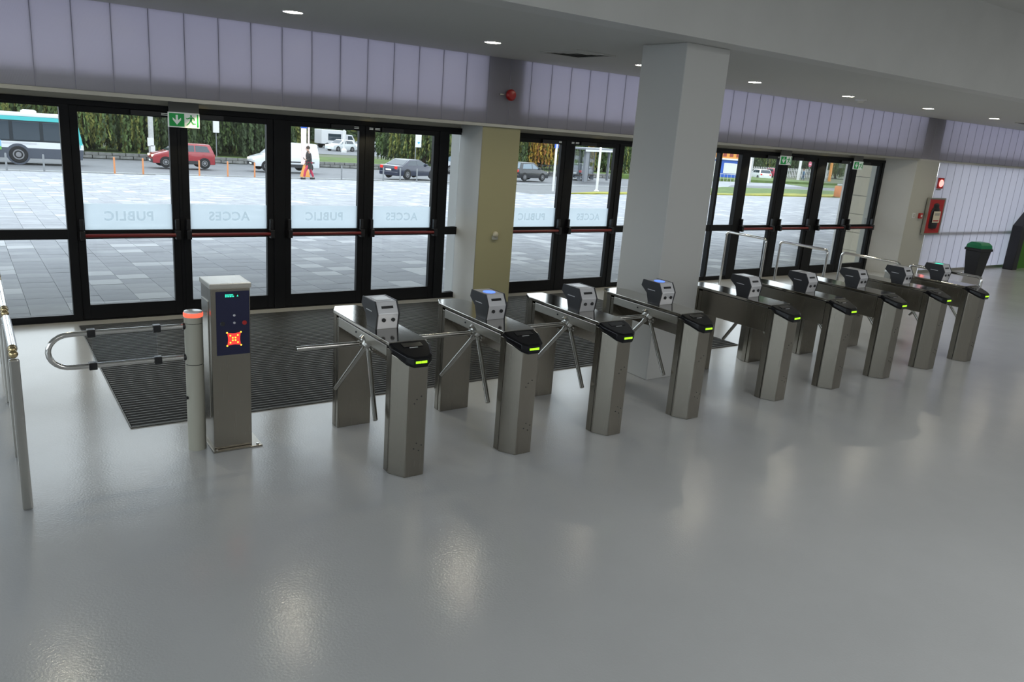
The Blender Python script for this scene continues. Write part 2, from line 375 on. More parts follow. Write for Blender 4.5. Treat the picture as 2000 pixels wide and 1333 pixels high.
# ------------------------------------------------------------------ doors
FRAME = M['black_alu']
DOORS = [(1.053, 1.989), (2.194, 3.126), (3.438, 4.366), (4.592, 5.504), (6.872, 7.795), (8.071, 8.93), (12.378, 13.241), (13.552, 14.417), (14.831, 15.679), (15.953, 16.798)]
TXT = {0: 'PUBLIC', 1: 'ACCES', 2: 'PUBLIC', 3: 'ACCES', 4: 'PUBLIC', 5: 'ACCES'}
txt_me = {}
for b_ in ('PUBLIC', 'ACCES'):
    me = text_mesh(b_, .150, True); me.materials.append(M['frost_txt']); txt_me[b_] = me
def pane(x0, x1, z0, z1): return MB().box(x0, x1, -.004, .004, z0, z1)
for i, (a, b) in enumerate(DOORS):
    d = sroot('door_%d' % (i+1), (0, 0, 0))
    s = .085                                    # stile width
    f = MB().box(a-s, a, -.035, .035, .012, 2.43).box(b, b+s, -.035, .035, .012, 2.43)
    f.box(a, b, -.035, .035, .012, .184).box(a, b, -.035, .035, .957, 1.060).box(a, b, -.035, .035, 2.36, 2.43)
    f.build('leaf_frame', FRAME, d, bevel=.006)
    pane(a, b, 1.06, 2.36).build('upper_pane', M['glass'], d); pane(a, b, .184, .957).build('lower_pane', M['glass'], d)
    MB().tube([(a-.02, -.115, 1.005), (b+.03, -.115, 1.005)], .021, 12).build('panic_bar', M['red_bar'], d, smooth=True)
    left_hinge = i % 2 == 0
    for xx in (a-.04, b+.04):
        MB().box(xx-.028, xx+.028, -.14, -.035, .95, 1.06).box(xx-.022, xx+.022, -.10, -.035, 1.06, 1.19).build('bar_bracket', M['black'], d, bevel=.008)
    cx = (b-.25) if left_hinge else (a+.25)
    MB().box(cx-.16, cx+.16, -.075, -.035, 2.37, 2.425).build('door_closer', M['black'], d, bevel=.006)
    sx = b-.06 if left_hinge else a+.02
    for k in (0, 1): MB().box(sx-.12+k*.1, sx-.05+k*.1, -.0375, -.035, 2.385, 2.392).box(sx-.12+k*.1, sx-.05+k*.1, -.0375, -.035, 2.402, 2.409).build('sticker', M['sign_white'], d)
    if i in TXT:
        MB().box(a, b, -.0065, -.0045, 1.06, 1.36).build('frosted_band', M['frost'], d)
        inst(txt_me[TXT[i]], 'lettering', d, ((a+b)/2+.0, -.0085, 1.168))
def post(x0, x1): return MB().box(x0, x1, -.05, .05, 0, 2.49)
tr = MB()
for x0, x1 in ((.875, .968), (3.211, 3.353), (5.589, 5.742), (9.015, 9.12), (12.12, 12.293), (14.502, 14.746), (16.883, 16.97), (-.10, .10), (-1.25, -1.15), (-2.4, -2.3), (-3.55, -3.45), (-4.7, -4.6), (11.5, 11.56)): tr.box(x0, x1, -.05, .05, 0, 2.49)
for x0, x1 in ((2.074, 2.109), (4.451, 4.507), (7.88, 7.986), (13.326, 13.467), (15.764, 15.868)): tr.box(x0, x1, -.04, .04, 0, 2.46)
for x0, x1 in ((-6, 5.95), (6.585, 16.97)):
    tr.box(x0, x1, -.055, .055, 2.43, 2.49); tr.box(x0, x1, -.05, .05, -.0, .012)
tr.box(6.585, 6.79, -.05, .05, 0, 2.49)
struct('trim_6', tr, FRAME, bevel=.004)
for k, (x0, x1) in enumerate(((-.0 + .10, .875), (5.742, 5.944), (9.12, 11.5), (11.56, 12.12), (-5.9, -.1))):
    wdw = sroot('window_%d' % (k+1))
    MB().box(x0, x1, -.04, .04, .012, .08).box(x0, x1, -.04, .04, .958, 1.07).box(x0, x1, -.04, .04, 2.40, 2.43).build('window_frame', FRAME, wdw)
    pane(x0, x1, .08, .958).build('lower_pane', M['glass'], wdw); pane(x0, x1, 1.07, 2.40).build('upper_pane', M['glass'], wdw)

# soffit spot rings and ceiling downlights
def lampunit(name, r, label, cat, z, y, xs, m, group):
    t0 = None
    for i, lx in enumerate(xs):
        if t0 is None:
            t = thing(name, label % 'x', cat, (lx, y, z), 0, group); t0 = t
            ring = [(r, -.008), (r*1.12, -.006), (r*1.14, .0), (r*1.0, .0)]
            mb = MB()
            n = 28
            mb.loft([[(q*math.cos(2*PI*k/n), q*math.sin(2*PI*k/n), zz) for k in range(n)] for q, zz in ring], cap=False)
            mb.build('bezel', M['white_gloss'] if r > .05 else M['alu'], t, smooth=True)
            MB().lathe([(r*.98, -.004), (r*.98, -.003)], n=28).build('lens', m, t)
        else: t = dup(t0, (lx, y, z))
        yield i, t
names = ['out of frame at the far left of the ceiling row', 'nearest in view, upper left of the ceiling', 'second in view, left of the square vent',
         'half hidden behind the front column', 'first to the right of the front column', 'beside the smoke detector', 'last but one before the far pier', 'farthest in view, near the right-hand ceiling vent', 'just out of frame over the waste bin', 'out of frame over the green portal']
for i, t in lampunit('ceiling_downlight', .095, '%s', 'light', 3.465, -2.1, LAMPX, M['lamp'], 'downlights in the low ceiling'): t['label'] = 'round warm ceiling downlight, ' + names[i]
snames = ['over the leftmost window', 'above the nearest exit sign', 'above the second pair of doors', 'above the olive pier', 'above the door pair left of the front column', 'hidden behind the front column', 'left of the middle exit sign', 'between the two far exit signs']
for i, t in lampunit('soffit_spot', .045, '%s', 'light', 2.545, -.14, SOFX, M['lamp_s'], 'small spots in the door soffit'): t['label'] = 'small yellow soffit spot, ' + snames[i]

# square air diffuser, far slot vent, smoke detector
v = thing('ceiling_vent', 'square white four-way ceiling air diffuser with dark throat', 'vent', (6.2, -2.23, 3.465))
mb = MB(); mb.box(-.30, .30, -.36, -.33, -.012, 0).box(-.30, .30, .33, .36, -.012, 0).box(-.30, -.27, -.33, .33, -.012, 0).box(.27, .30, -.33, .33, -.012, 0)
mb.build('frame', M['ceiling'], v, bevel=.003)
MB().box(-.27, .27, -.33, .33, -.003, 0).build('throat', M['vent_dark'], v)
for k in range(3):
    a = .22-.07*k; c = MB()
    for sx in (-1, 1): c.add([(sx*a, -a*1.2, -.010), (sx*a, a*1.2, -.010), (sx*(a+.03), (a+.03)*1.2, -.004), (sx*(a+.03), -(a+.03)*1.2, -.004)], [(0, 1, 2, 3)])
    for sy in (-1, 1): c.add([(-a, sy*a*1.2, -.010), (a, sy*a*1.2, -.010), (a+.03, sy*(a+.03)*1.2, -.004), (-(a+.03), sy*(a+.03)*1.2, -.004)], [(0, 1, 2, 3)])
    c.build('vane', M['ceiling'], v)
v = thing('ceiling_vent', 'ceiling air diffuser at the far right end of the low ceiling', 'vent', (18.6, -2.25, 3.465))
MB().box(-.3, .3, -.3, .3, -.012, 0).build('frame', M['ceiling'], v); MB().box(-.26, .26, -.26, .26, -.016, -.012).build('throat', M['vent_dark'], v)
v = thing('smoke_detector', 'round white smoke detector on the ceiling beside a downlight', 'detector', (12.62, -1.96, 3.465))
MB().lathe([(.10, 0), (.10, -.02), (.06, -.035)], n=20).build('base', M['white_gloss'], v, smooth=True)
MB().lathe([(.055, -.035), (.05, -.06), (.02, -.07)], n=20).build('sensor_head', M['ceiling'], v, smooth=True)

# ------------------------------------------------------------------ entrance mat
mt = thing('entrance_mat', 'long black and aluminium ribbed entrance mat sunk in front of the doors', 'mat', (0, 0, 0))
MX0, MX1, MY0, MY1 = .90, 8.19, -3.66, -.29
MB().box(MX0, MX1, MY0, MY1, .000, .004).build('backing', M['mat_dark'], mt)
e = .007
MB().box(MX0-e, MX1+e, MY0-e, MY0, 0, .010).box(MX0-e, MX1+e, MY1, MY1+e, 0, .010).box(MX0-e, MX0, MY0, MY1, 0, .010).box(MX1, MX1+e, MY0, MY1, 0, .010).build('edge_frame', M['mat_alu'], mt)
N = 56; p_ = (MY1-MY0)/N
r1 = MB().box(MX0+.005, MX1-.005, -.0055, .0055, .004, .010).mesh('rail', M['mat_alu'])
r2 = MB().box(MX0+.005, MX1-.005, -.016, .016, .004, .008).mesh('brush_strip', M['mat_mid'])
for k in range(N):
    inst(r1, 'rail', mt, (0, MY0+(k+.25)*p_, 0)); inst(r2, 'brush_strip', mt, (0, MY0+(k+.72)*p_, 0))

# ================================================================== TURNSTILES
def make_turnstile(side, name_label):
    """side -1: arms on the left (-x); +1: arms on the right"""
    t = thing('turnstile', name_label, 'turnstile', (0, 0, 0), 0, 'tripod turnstiles in a row across the hall')
    m = -side                                   # +1 -> arms towards -x
    def mx(p): return [(m*a, b) for a, b in p]
    ST = M['steel']
    hexf = [(-.15, -.508), (-.15, -.52), (-.075, -.645), (.075, -.645), (.15, -.52), (.15, -.508)]
    def top(y): return .948 + (y+.45)*.42
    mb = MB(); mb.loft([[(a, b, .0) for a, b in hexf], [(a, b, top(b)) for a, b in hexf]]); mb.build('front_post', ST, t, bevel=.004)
    for sy in (0, 1):                           # upright channel strips behind the seam
        y0, y1 = (-.500, -.435) if sy == 0 else (.455, .50)
        MB().box(-.147, .147, y0, y1, 0, .945).build('post_channel', ST, t, bevel=.003)
    MB().box(-.143, .143, -.509, -.500, 0, .92).build('seam_core', M['black'], t)
    hexb = [(-.15, .505), (-.15, .56), (-.09, .68), (.09, .68), (.15, .56), (.15, .505)]
    MB().prism(hexb, 'z', 0, .975).build('rear_post', ST, t, bevel=.004)
    prof = mx([(-.13, .958), (-.13, .885), (.02, .73), (.15, .70), (.15, .958)])
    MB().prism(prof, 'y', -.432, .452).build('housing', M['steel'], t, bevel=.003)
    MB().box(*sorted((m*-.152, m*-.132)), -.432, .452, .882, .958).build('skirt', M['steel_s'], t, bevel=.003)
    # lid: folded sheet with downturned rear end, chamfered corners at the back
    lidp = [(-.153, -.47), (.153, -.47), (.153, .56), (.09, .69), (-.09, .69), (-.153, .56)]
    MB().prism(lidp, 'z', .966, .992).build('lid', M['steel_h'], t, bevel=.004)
    MB().box(-.149, .149, -.432, .452, .958, .966).build('shadow_gap', M['black'], t)
    MB().cyl((m*-.150, .10, .925), (m*-.1565, .10, .925), .008, n=10).build('lock', M['black'], t)
    # tripod
    C = Vector((m*-.10, -.02, .872)); ax = Vector((-m*.7071, 0, -.7071))
    hub = MB().cyl(C-ax*.07, C+ax*.02, .082, n=20).cyl(C+ax*.02, C+ax*.05, .066, .05, n=20).build('hub', M['steel_b'], t, smooth=True)
    for dx, dy, dz, L in ((-1, 0, 0, .565), (-.17, .61, -.775, .63), (-.17, -.61, -.775, .63)):
        dv = Vector((m*dx, dy, dz)).normalized()
        b = MB().tube([C+dv*.03+ax*.01, C+dv*(L-.004), C+dv*L], [.0185, .0185, .014], 12).build('arm', M['steel_b'], t, smooth=True)
        MB().cyl(C+dv*.03+ax*.01, C+dv*.085, .024, n=12).build('arm_collar', M['steel_b'], b, smooth=True)
    # control head on the lid
    hp = [(-.12, .992), (-.14, 1.113), (-.09, 1.2), (.124, 1.2), (.141, 1.14), (.06, 1.08), (.03, .992)]
    h = MB().prism(hp, 'x', -.083, .083).build('control_head', M['silver'], t, bevel=.004)
    for sx in (-1, 1): MB().prism([(a*1.02, 1.095+(b-1.095)*1.02) if b > 1 else (a, b) for a, b in hp], 'x', sx*.083, sx*.095).build('side_cheek', M['dark_cheek'], h, bevel=.002)
    def slant(xa, xb, t0, t1, off, mat_, nm):   # piece on the sloping front of the head
        y0, z0, y1, z1 = -.14, 1.113, -.09, 1.2
        n_ = Vector((0, -.867, .498))
        P = lambda xx, tt: Vector((xx, y0+(y1-y0)*tt, z0+(z1-z0)*tt))
        b_ = MB(); q = [P(xa, t0), P(xb, t0), P(xb, t1), P(xa, t1)]
        b_.loft([[p+n_*.0005 for p in q], [p+n_*off for p in q]]); return b_.build(nm, mat_, h)
    slant(-.048, .048, .42, .62, .002, M['black'], 'display_slot')
    for sx in (-.035, .042): MB().cyl((sx, -.131, 1.065), (sx, -.141, 1.065), .015, n=14).build('keyhole', M['black'], h)
    MB().box(-.06, .06, -.05, .06, 1.2, 1.203).build('top_plate', M['white_gloss'], h)
    MB().prism([(-.05, 1.115), (.05, 1.115), (.05, 1.122), (-.05, 1.122)], 'x', m*0-.0965, -.0955).build('cheek_mark', M['silver'], h)
    # card reader on the front post
    pl = [(-.152, -.45), (-.152, -.53), (-.10, -.655), (-.055, -.69), (.055, -.69), (.10, -.655), (.152, -.53), (.152, -.45)]
    zt = lambda y: .992 + (y+.45)*.26; zb = lambda y: .952 + (y+.45)*.42
    mb = MB(); mb.loft([[(a*.96, b*.99, zb(b)) for a, b in pl], [(a, b, zb(b)+.02) for a, b in pl], [(a, b, zt(b)-.012) for a, b in pl], [(a*.9, -.45+(b+.45)*.93, zt(b)) for a, b in pl]])
    rd = mb.build('card_reader', M['gloss_black'], t, bevel=.004)
    def onr(xa, xb, ya, yb, mt_, nm, lift=.0015):
        b_ = MB(); b_.loft([[(xa, ya, zt(ya)+.0), (xb, ya, zt(ya)), (xb, yb, zt(yb)), (xa, yb, zt(yb))], [(xa, ya, zt(ya)+lift+.001), (xb, ya, zt(ya)+lift+.001), (xb, yb, zt(yb)+lift+.001), (xa, yb, zt(yb)+lift+.001)]]); b_.build(nm, mt_, rd)
    onr(-.07, .085, -.545, -.495, M['black'], 'card_field')
    onr(-.03, .035, -.560, -.555, M['silver'], 'mark')
    fr = MB(); fr.box(-.001, .042, -.6935, -.686, zt(-.69)-.044, zt(-.69)-.028).build('green_display', M['green_led'], rd)
    fr = MB(); fr.box(-.046, -.004, -.6935, -.686, zt(-.69)-.044, zt(-.69)-.028).build('green_display', M['green_led'], rd)
    for px, pz in ((.0, .60), (.035, .62), (-.02, .57), (.01, .26), (.05, .24), (.03, .2), (-.01, .22)):
        MB().cyl((px, -.6445, pz), (px, -.647, pz), .0045, n=8).build('screw', M['dark_cheek'], t)
    return t
CX = [2.364, 3.345, 4.325, 5.32, 6.63, 7.62, 8.63, 9.64, 10.605]
tl = ['nearest steel tripod turnstile, beside the intercom post with the red cross',
      'second steel turnstile from the intercom post, glowing blue on its head',
      'third steel turnstile from the intercom post, its head against the glass doors',
      'steel turnstile standing directly beside the white column, glowing blue on its head',
      'steel turnstile just right of the white column, arms on its far side',
      'second steel turnstile to the right of the white column',
      'third steel turnstile to the right of the white column',
      'last but one steel turnstile at the far end of the row',
      'farthest steel turnstile, with a tube barrier along its side']
TL = make_turnstile(-1, tl[0]); TR = make_turnstile(1, tl[4])
def lamp_head(t, m):
    for c in t.children:
        if c.name.startswith('control_head'):
            for k in c.children:
                if k.name.startswith('top_plate'):
                    k.data = MB().lathe([(.052, 1.2), (.052, 1.2025)], (0, .0, 0), 24).mesh('top_light', m); k['label'] = 'lit round pictogram field on top'
for i, cx in enumerate(CX):
    src = TL if i < 4 else TR
    t = src if i in (0, 4) else dup(src, None, tl[i])
    t.location = (cx+.15, -4.75, 0); t['label'] = tl[i]
    if i in (1, 3): lamp_head(t, M['blue_led'])
    if i == 8: lamp_head(t, M['cyan_led'])

# ================================================================== INTERCOM POST AND SWING GATE
p = thing('intercom_post', 'square steel control post with navy panel and red lit cross', 'intercom', (1.50, -4.24, 0))
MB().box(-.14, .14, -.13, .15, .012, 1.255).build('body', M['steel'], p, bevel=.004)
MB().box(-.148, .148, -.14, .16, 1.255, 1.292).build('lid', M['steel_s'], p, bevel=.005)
MB().box(-.146, -.140, -.06, .12, .25, 1.15).build('side_cover', M['steel_b'], p, bevel=.002)
bpn = MB().box(-.155, .21, -.17, .17, 0, .012).build('base_plate', M['steel'], p, bevel=.002)
for a, b in ((-.13, -.155), (.18, -.14), (-.13, .16), (.18, .14)): MB().cyl((a, b, .012), (a, b, .02), .011, n=8).build('bolt', M['steel_b'], bpn)
pn = MB().box(-.105, .133, -.1345, -.13, .752, 1.232).build('control_panel', M['navy'], p, bevel=.0015)
def onp(mb, nm, mm): return mb.build(nm, mm, pn)
F_ = -.1345
onp(MB().box(-.045, .065, F_-.001, F_, 1.185, 1.215), 'display_window', M['black'])
for r_ in range(2):
    xx = -.04
    while xx < .02:
        ww = random.choice((.006, .009, .012)); onp(MB().box(xx, xx+ww, F_-.002, F_-.001, 1.190+.012*r_, 1.199+.012*r_), 'display_segment', M['cyan_led']); xx += ww+.003
onp(MB().prism([(.042, 1.192), (.055, 1.192), (.0485, 1.206)], 'y', F_-.002, F_-.001), 'display_arrow', M['cyan_led'])
for xx, zz, rr, mm in ((.022, 1.052, .009, M['silver']), (.022, .996, .009, M['silver']), (-.062, .993, .017, M['dark_cheek']), (.095, .992, .017, M['red_gloss'])):
    ob_ = onp(MB().lathe([(rr, 0), (rr, .006), (rr*.7, .009)], n=16), 'button', mm); ob_.location = (xx, F_, zz); ob_.rotation_euler = (PI/2, 0, 0)
cxx, czz, hw = .018, .873, .052
sq = []
for k in range(4):                              # concave-sided lit square
    a0 = PI/4 + k*PI/2; a1 = a0+PI/2
    p0 = Vector((math.cos(a0), math.sin(a0)))*hw*1.3; p1 = Vector((math.cos(a1), math.sin(a1)))*hw*1.3
    for j in range(5):
        q = p0.lerp(p1, j/5); dd = .86+.14*abs(j/5-.5)*2; sq.append((cxx+q.x*dd, czz+q.y*dd))
onp(MB().prism(sq, 'y', F_-.002, F_), 'cross_field', M['red_led'])
for sx in (-1, 1):
    for sz in (-1, 1):
        for q in (.010, .027, .050): onp(MB().cyl((cxx+sx*q, F_-.002, czz+sz*q), (cxx+sx*q, F_-.004, czz+sz*q), .0062, n=10), 'diode', M['orange_led'])

g = thing('swing_gate', 'steel gate bollard with red light ring and U-shaped swing arm', 'gate', (1.264, -4.25, 0))
MB().lathe([(.064, 0), (.064, .674)], n=28).build('lower_post', M['putty'], g, smooth=True)
MB().lathe([(.064, .680), (.064, .985)], n=28).build('swivel_sleeve', M['putty'], g, smooth=True)
MB().lathe([(.064, .989), (.064, 1.035)], n=28).build('collar', M['putty'], g, smooth=True)
MB().lathe([(.060, .66), (.060, .995)], n=20).build('inner_core', M['black'], g)
MB().lathe([(.066, 1.035), (.068, 1.04), (.068, 1.062), (.066, 1.066)], n=28).build('light_ring', M['ring_led'], g, smooth=True)
MB().lathe([(.064, 1.066), (.062, 1.074), (.05, 1.076)], n=28).build('cap', M['white_gloss'], g, smooth=True)
MB().cyl((-.060, -.02, .42), (-.075, -.025, .42), .012, n=10).build('lock', M['black'], g)
zt_, zb_ = .965, .730; rr_ = (zt_-zb_)/2
path = [(-.055, 0, zt_), (-.77, 0, zt_)] + [(-.79+rr_*1.15*math.cos(a), 0, (zt_+zb_)/2+rr_*math.sin(a)) for a in [PI/2+PI*k/12 for k in range(1, 12)]] + [(-.77, 0, zb_), (-.055, 0, zb_)]
ar = MB().tube(path, .0185, 12).build('swing_arm', M['chrome'], g, smooth=True)
for xx in (-.665, -.25):
    for zz in (zt_, zb_): MB().box(xx-.026, xx+.026, -.026, .026, zz-.026, zz+.026).build('clamp', M['black'], ar, bevel=.006)
for zz in (zt_, zb_): MB().cyl((-.058, 0, zz), (-.076, 0, zz), .026, n=14).build('collar', M['black'], ar)
MB().box(-.66, -.25, -.004, .004, zb_+.012, zt_-.012).build('acrylic_sheet', M['acrylic'], ar)

# ================================================================== TUBE BARRIERS
def barrier(name, y0, y1, h, r, label, group, loc, joints):
    t = thing(name, label, 'barrier', loc, 0, group)
    R_ = .06
    pth = [(0, y0, 0.004), (0, y0, h-R_)] + arc((y0+R_, h-R_), R_, PI, PI/2, 5) + arc((y1-R_, h-R_), R_, PI/2, 0, 5) + [(0, y1, h-R_), (0, y1, 0.004)]
    if not joints:
        MB().tube(pth, r, 12).build('tube_frame', M['chrome'], t, smooth=True)
    else:
        for yy in (y0, y1): MB().box(-r*1.05, r*1.05, yy-r*.7, yy+r*.7, 0.004, h-.05).build('post', M['steel_b'], t, bevel=.012)
        MB().tube([(0, y0+.05, h), (0, y1-.05, h)], r, 14).build('handrail', M['chrome'], t, smooth=True)
        for yy, s in ((y0, 1), (y1, -1)):
            MB().ball((0, yy, h-.02), r*.95).ball((0, yy+s*.03, h), r*.8).build('ball_joint', M['brass'], t, smooth=True)
    for yy in (() if joints else (y0, y1)): MB().lathe([(r*1.7, 0), (r*1.7, .006), (r*1.1, .010)], (0, yy, 0), 18).build('foot_plate', M['steel_b'], t, smooth=True)
    return t
nearl = ['tube barrier at the left edge, nearest to the camera', 'second tube barrier along the left edge', 'third tube barrier at the left edge, nearest the doors']
for k, (a, b) in enumerate(((-4.80, -3.93), (-3.74, -2.70), (-2.52, -1.55))):
    barrier('tube_barrier', a, b, 1.035, .027, nearl[k], 'barriers at the left edge', (.13, 0, 0), True)
farl = ['chrome tube barrier in front of the far doors, closest to the glass', 'second chrome tube barrier counted from the far doors', 'third chrome tube barrier, behind the middle turnstile heads', 'low looking chrome tube barrier beside the farthest turnstile']
for k, (a, b) in enumerate(((-1.83, -.99), (-2.97, -2.09), (-4.13, -3.2), (-5.24, -4.26))):
    barrier('tube_barrier', a, b, 1.09, .021, farl[k], 'barriers at the far end', (10.95-.03*(3-k)*1.0, 0, 0), False)

# ================================================================== SIGNS AND WALL FITTINGS
def exit_sign(x0, wd, label):
    t = thing('exit_sign', label, 'sign', (x0+wd/2, -.17, 0), 0, 'green exit signs over the doors')
    h0, h1 = 2.262, 2.262+wd*.49; hw = wd/2
    MB().box(-hw*.93, hw, .02, .03, h1-.01, 2.545).build('hanger_plate', mat('hanger grey', (.14, .14, .13), .5), t)
    MB().box(-hw, hw, 0, .02, h0, h1).build('plate', M['sign_white'], t, bevel=.002)
    b = .012
    MB().box(-hw+b, .01*wd, -.002, 0, h0+b, h1-b).build('green_field', M['exit_green'], t)
    zc = (h0+h1)/2; s = wd/.345
    P = lambda l: [(-.078*s+a*s, zc+c*s) for a, c in l]
    MB().prism(P([(-.012, .055), (.012, .055), (.012, -.005), (.045, .025), (.045, .0), (.0, -.055), (-.045, .0), (-.045, .025), (-.012, -.005)]), 'y', -.004, -.002).build('arrow', M['sign_white'], t)
    Q = lambda l: [(.082*s+a*s, zc+c*s) for a, c in l]
    mb = MB()
    mb.lathe([(.011*s, -.002), (.011*s, 0)], (0, 0, 0), 12)
    mb.v = [(.078*s+a, -.003+c*.5, zc+.052*s+bb) for a, bb, c in mb.v]
    for poly in ([(-.012, .038), (.010, .040), (.004, -.008), (-.018, -.005)], [(-.012, .038), (-.05, .022), (-.062, .030), (-.060, .020), (-.048, .012), (-.014, .024)],
                 [(.010, .040), (.034, .026), (.036, -.002), (.028, -.002), (.026, .018), (.008, .026)], [(-.018, -.005), (-.006, -.006), (-.022, -.034), (-.05, -.060), (-.058, -.054), (-.034, -.030)],
                 [(-.010, -.006), (.004, -.008), (.022, -.030), (.05, -.030), (.05, -.040), (.016, -.042)]):
        mb.prism(Q(poly), 'y', -.004, -.001)
    mb.build('running_figure', M['exit_green'], t)
    MB().box(hw-b-.018*s, hw-b, -.003, 0, h0+b, h1-b).build('doorway', M['exit_green'], t)
    return t
exit_sign(1.955, .345, 'large green running-man exit sign with down arrow, nearest, over the second door')
exit_sign(13.10, .35, 'small green exit sign with down arrow, left one of the two far signs')
exit_sign(15.58, .34, 'small green exit sign with down arrow, rightmost, before the beige stone wall')

s_ = thing('alarm_sounder', 'round red alarm sounder on the lilac panels above the olive pier', 'alarm', (6.33, -.622, 2.987))
MB().lathe([(.055, 0), (.055, .03)], n=20).build('base', M['red_gloss'], s_, smooth=True).rotation_euler = (PI/2, 0, 0)
MB().lathe([(.075, .03), (.078, .06), (.06, .085), (.03, .09)], n=20).build('horn', M['red_gloss'], s_, smooth=True).rotation_euler = (PI/2, 0, 0)
MB().box(-.16, -.075, -.02, 0, -.006, .006).build('cable_conduit', M['alu'], s_)
s_ = thing('motion_sensor', 'small cream wall sensor on the olive pier', 'sensor', (6.26, -.593, 1.02))
MB().box(-.045, .045, -.03, 0, -.06, .0).build('housing', M['beige'], s_, bevel=.006)
MB().ball((0, -.03, .02), .045, sc=(1, .8, 1)).build('lens', M['cream'], s_, smooth=True)
s_ = thing('light_switch', 'small white wall switch on the right-hand pier', 'switch', (17.55, -.60, 1.34))
MB().box(-.05, .05, -.02, 0, -.06, .06).build('frame', M['white_gloss'], s_, bevel=.005); MB().box(-.03, .03, -.026, -.02, -.04, .04).build('rocker', M['beige'], s_, bevel=.004)
s_ = thing('fire_call_point', 'red fire call point on the right-hand pier', 'alarm', (17.82, -.60, 1.335))
MB().box(-.06, .06, -.05, 0, -.06, .06).build('housing', M['red_gloss'], s_, bevel=.008); MB().box(-.03, .03, -.054, -.05, -.025, .025).build('press_plate', M['white_gloss'], s_)
s_ = thing('warning_beacon', 'square red lit beacon above the fire hose cabinet', 'beacon', (18.37, -.622, 2.08))
MB().box(-.12, .12, -.03, 0, -.12, .12).build('frame', M['red_gloss'], s_, bevel=.01); MB().ball((0, -.03, 0), .085, sc=(1, .5, 1)).build('lamp', M['beacon'], s_, smooth=True)
MB().box(-.12, .06, -.02, 0, -.155, -.125).build('bracket', M['alu'], s_)
s_ = thing('fire_cabinet', 'red fire extinguisher cabinet with black extinguisher and cream label', 'cabinet', (18.34, -.622, 1.33))
fc = MB().box(-.36, .36, -.06, 0, -.42, -.385).box(-.36, .36, -.06, 0, .385, .42).box(-.36, -.32, -.06, 0, -.385, .385).box(.32, .36, -.06, 0, -.385, .385).build('frame', M['alu'], s_, bevel=.004)
MB().box(-.32, .32, -.05, 0, -.385, .385).build('door', M['red_gloss'], s_)
ex = MB().lathe([(.02, -.30), (.17, -.27), (.19, -.2), (.19, .10), (.16, .17), (.12, .2), (.12, .27), (.05, .30)], n=20).build('extinguisher', M['black'], s_, smooth=True, loc=(0, -.05, 0)); ex.scale = (1, .25, 1)
lb = MB().box(-.15, .15, -.104, -.100, -.14, .12).build('label_plate', M['cream'], s_)
MB().box(-.10, .11, -.106, -.104, .02, .08).build('label_band', M['putty'], lb); MB().box(-.12, .11, -.106, -.104, -.11, -.08).build('label_strip', M['red_gloss'], lb)

# bin
b = thing('waste_bin', 'dark tall waste bin with green swing lid by the far wall', 'bin', (19.55, -1.25, 0), math.radians(-8))
def rect(hx, hy, z): return [(-hx, -hy, z), (hx, -hy, z), (hx, hy, z), (-hx, hy, z)]
MB().loft([rect(.14, .14, 0), rect(.14, .14, .02), rect(.20, .19, .60)]).build('body', M['bin_body'], b, bevel=.015)
MB().loft([rect(.222, .21, .60), rect(.222, .21, .66)]).build('rim', M['bin_body'], b, bevel=.01)
MB().loft([rect(.21, .195, .66), rect(.20, .18, .74), rect(.17, .11, .80)]).build('lid', M['bin_lid'], b, bevel=.012)
# green portal at the right edge
a = thing('green_portal', 'bright green passage with a black chamfered frame at the right edge', 'portal', (22.2, -.95, 0))
out = [(-.22, 0), (-.20, 1.13), (.33, 1.55), (3.2, 1.55), (3.2, 1.38), (.44, 1.38), (.05, 1.05), (.03, 0)]
MB().prism(out, 'y', -.12, .12).build('frame', M['black'], a, bevel=.01)
MB().prism([(.03, 0), (.05, 1.05), (.44, 1.38), (3.2, 1.38), (3.2, 0)], 'y', .02, .10).build('green_panel', M['arch_green'], a)
MB().prism([(.04, .33), (3.2, .33), (3.2, .36), (.04, .36)], 'y', .005, .02).build('panel_rib', M['arch_green'], a)
#@@EXTERIOR
# ================================================================== OUTSIDE: forecourt, street, verge
def sheet(pts, z0, nm, m, thick=.3, kind='structure', sub=None):
    """ground slab whose top follows the fall of the forecourt; pts = outline in plan"""
    me = bmesh.new()
    vs = [me.verts.new((a, b, 0)) for a, b in pts]; me.faces.new(vs)
    ys = sorted({1.0, 33.0, 64.5, *[1+4*k for k in range(1, 8)], 40, 47, 54})
    for yy in ys:
        bmesh.ops.bisect_plane(me, geom=me.verts[:]+me.edges[:]+me.faces[:], plane_co=(0, yy, 0), plane_no=(0, 1, 0))
    for v_ in me.verts: v_.co.z = G(v_.co.y)+z0
    r_ = bmesh.ops.extrude_face_region(me, geom=me.faces[:])
    for v_ in [q for q in r_['geom'] if isinstance(q, bmesh.types.BMVert)]: v_.co.z -= thick
    bmesh.ops.recalc_face_normals(me, faces=me.faces)
    d_ = bpy.data.meshes.new(nm); me.to_mesh(d_); me.free(); d_.materials.append(m)
    o = bpy.data.objects.new(nm, d_); COL.objects.link(o); o['kind'] = kind; return o
sheet([(-60, 64), (260, 64), (260, 240), (-60, 240)], -.02, 'far_ground', mat('far mixed ground', (.11, .125, .07), .95, var=.3, vscale=.2))
sheet([(-60, 36.6), (60, 38.8), (150, 60), (150, 64.5), (-60, 64.5)], -.16, 'street', M['asphalt'])
fc_ = sheet([(-30, .06), (95, .06), (95, 45), (60, 38.6), (-30, 36.4)], -.035, 'forecourt', M['joint'])
sheet([(46.2, .06), (130, .06), (150, 62), (100, 62), (62, 52), (46.2, 37.6)], -.004, 'far_paving', M['paver_far'], .1)
sheet([(20, 78), (75, 78), (75, 108), (20, 108)], .02, 'parking_area', M['asphalt'], .1)
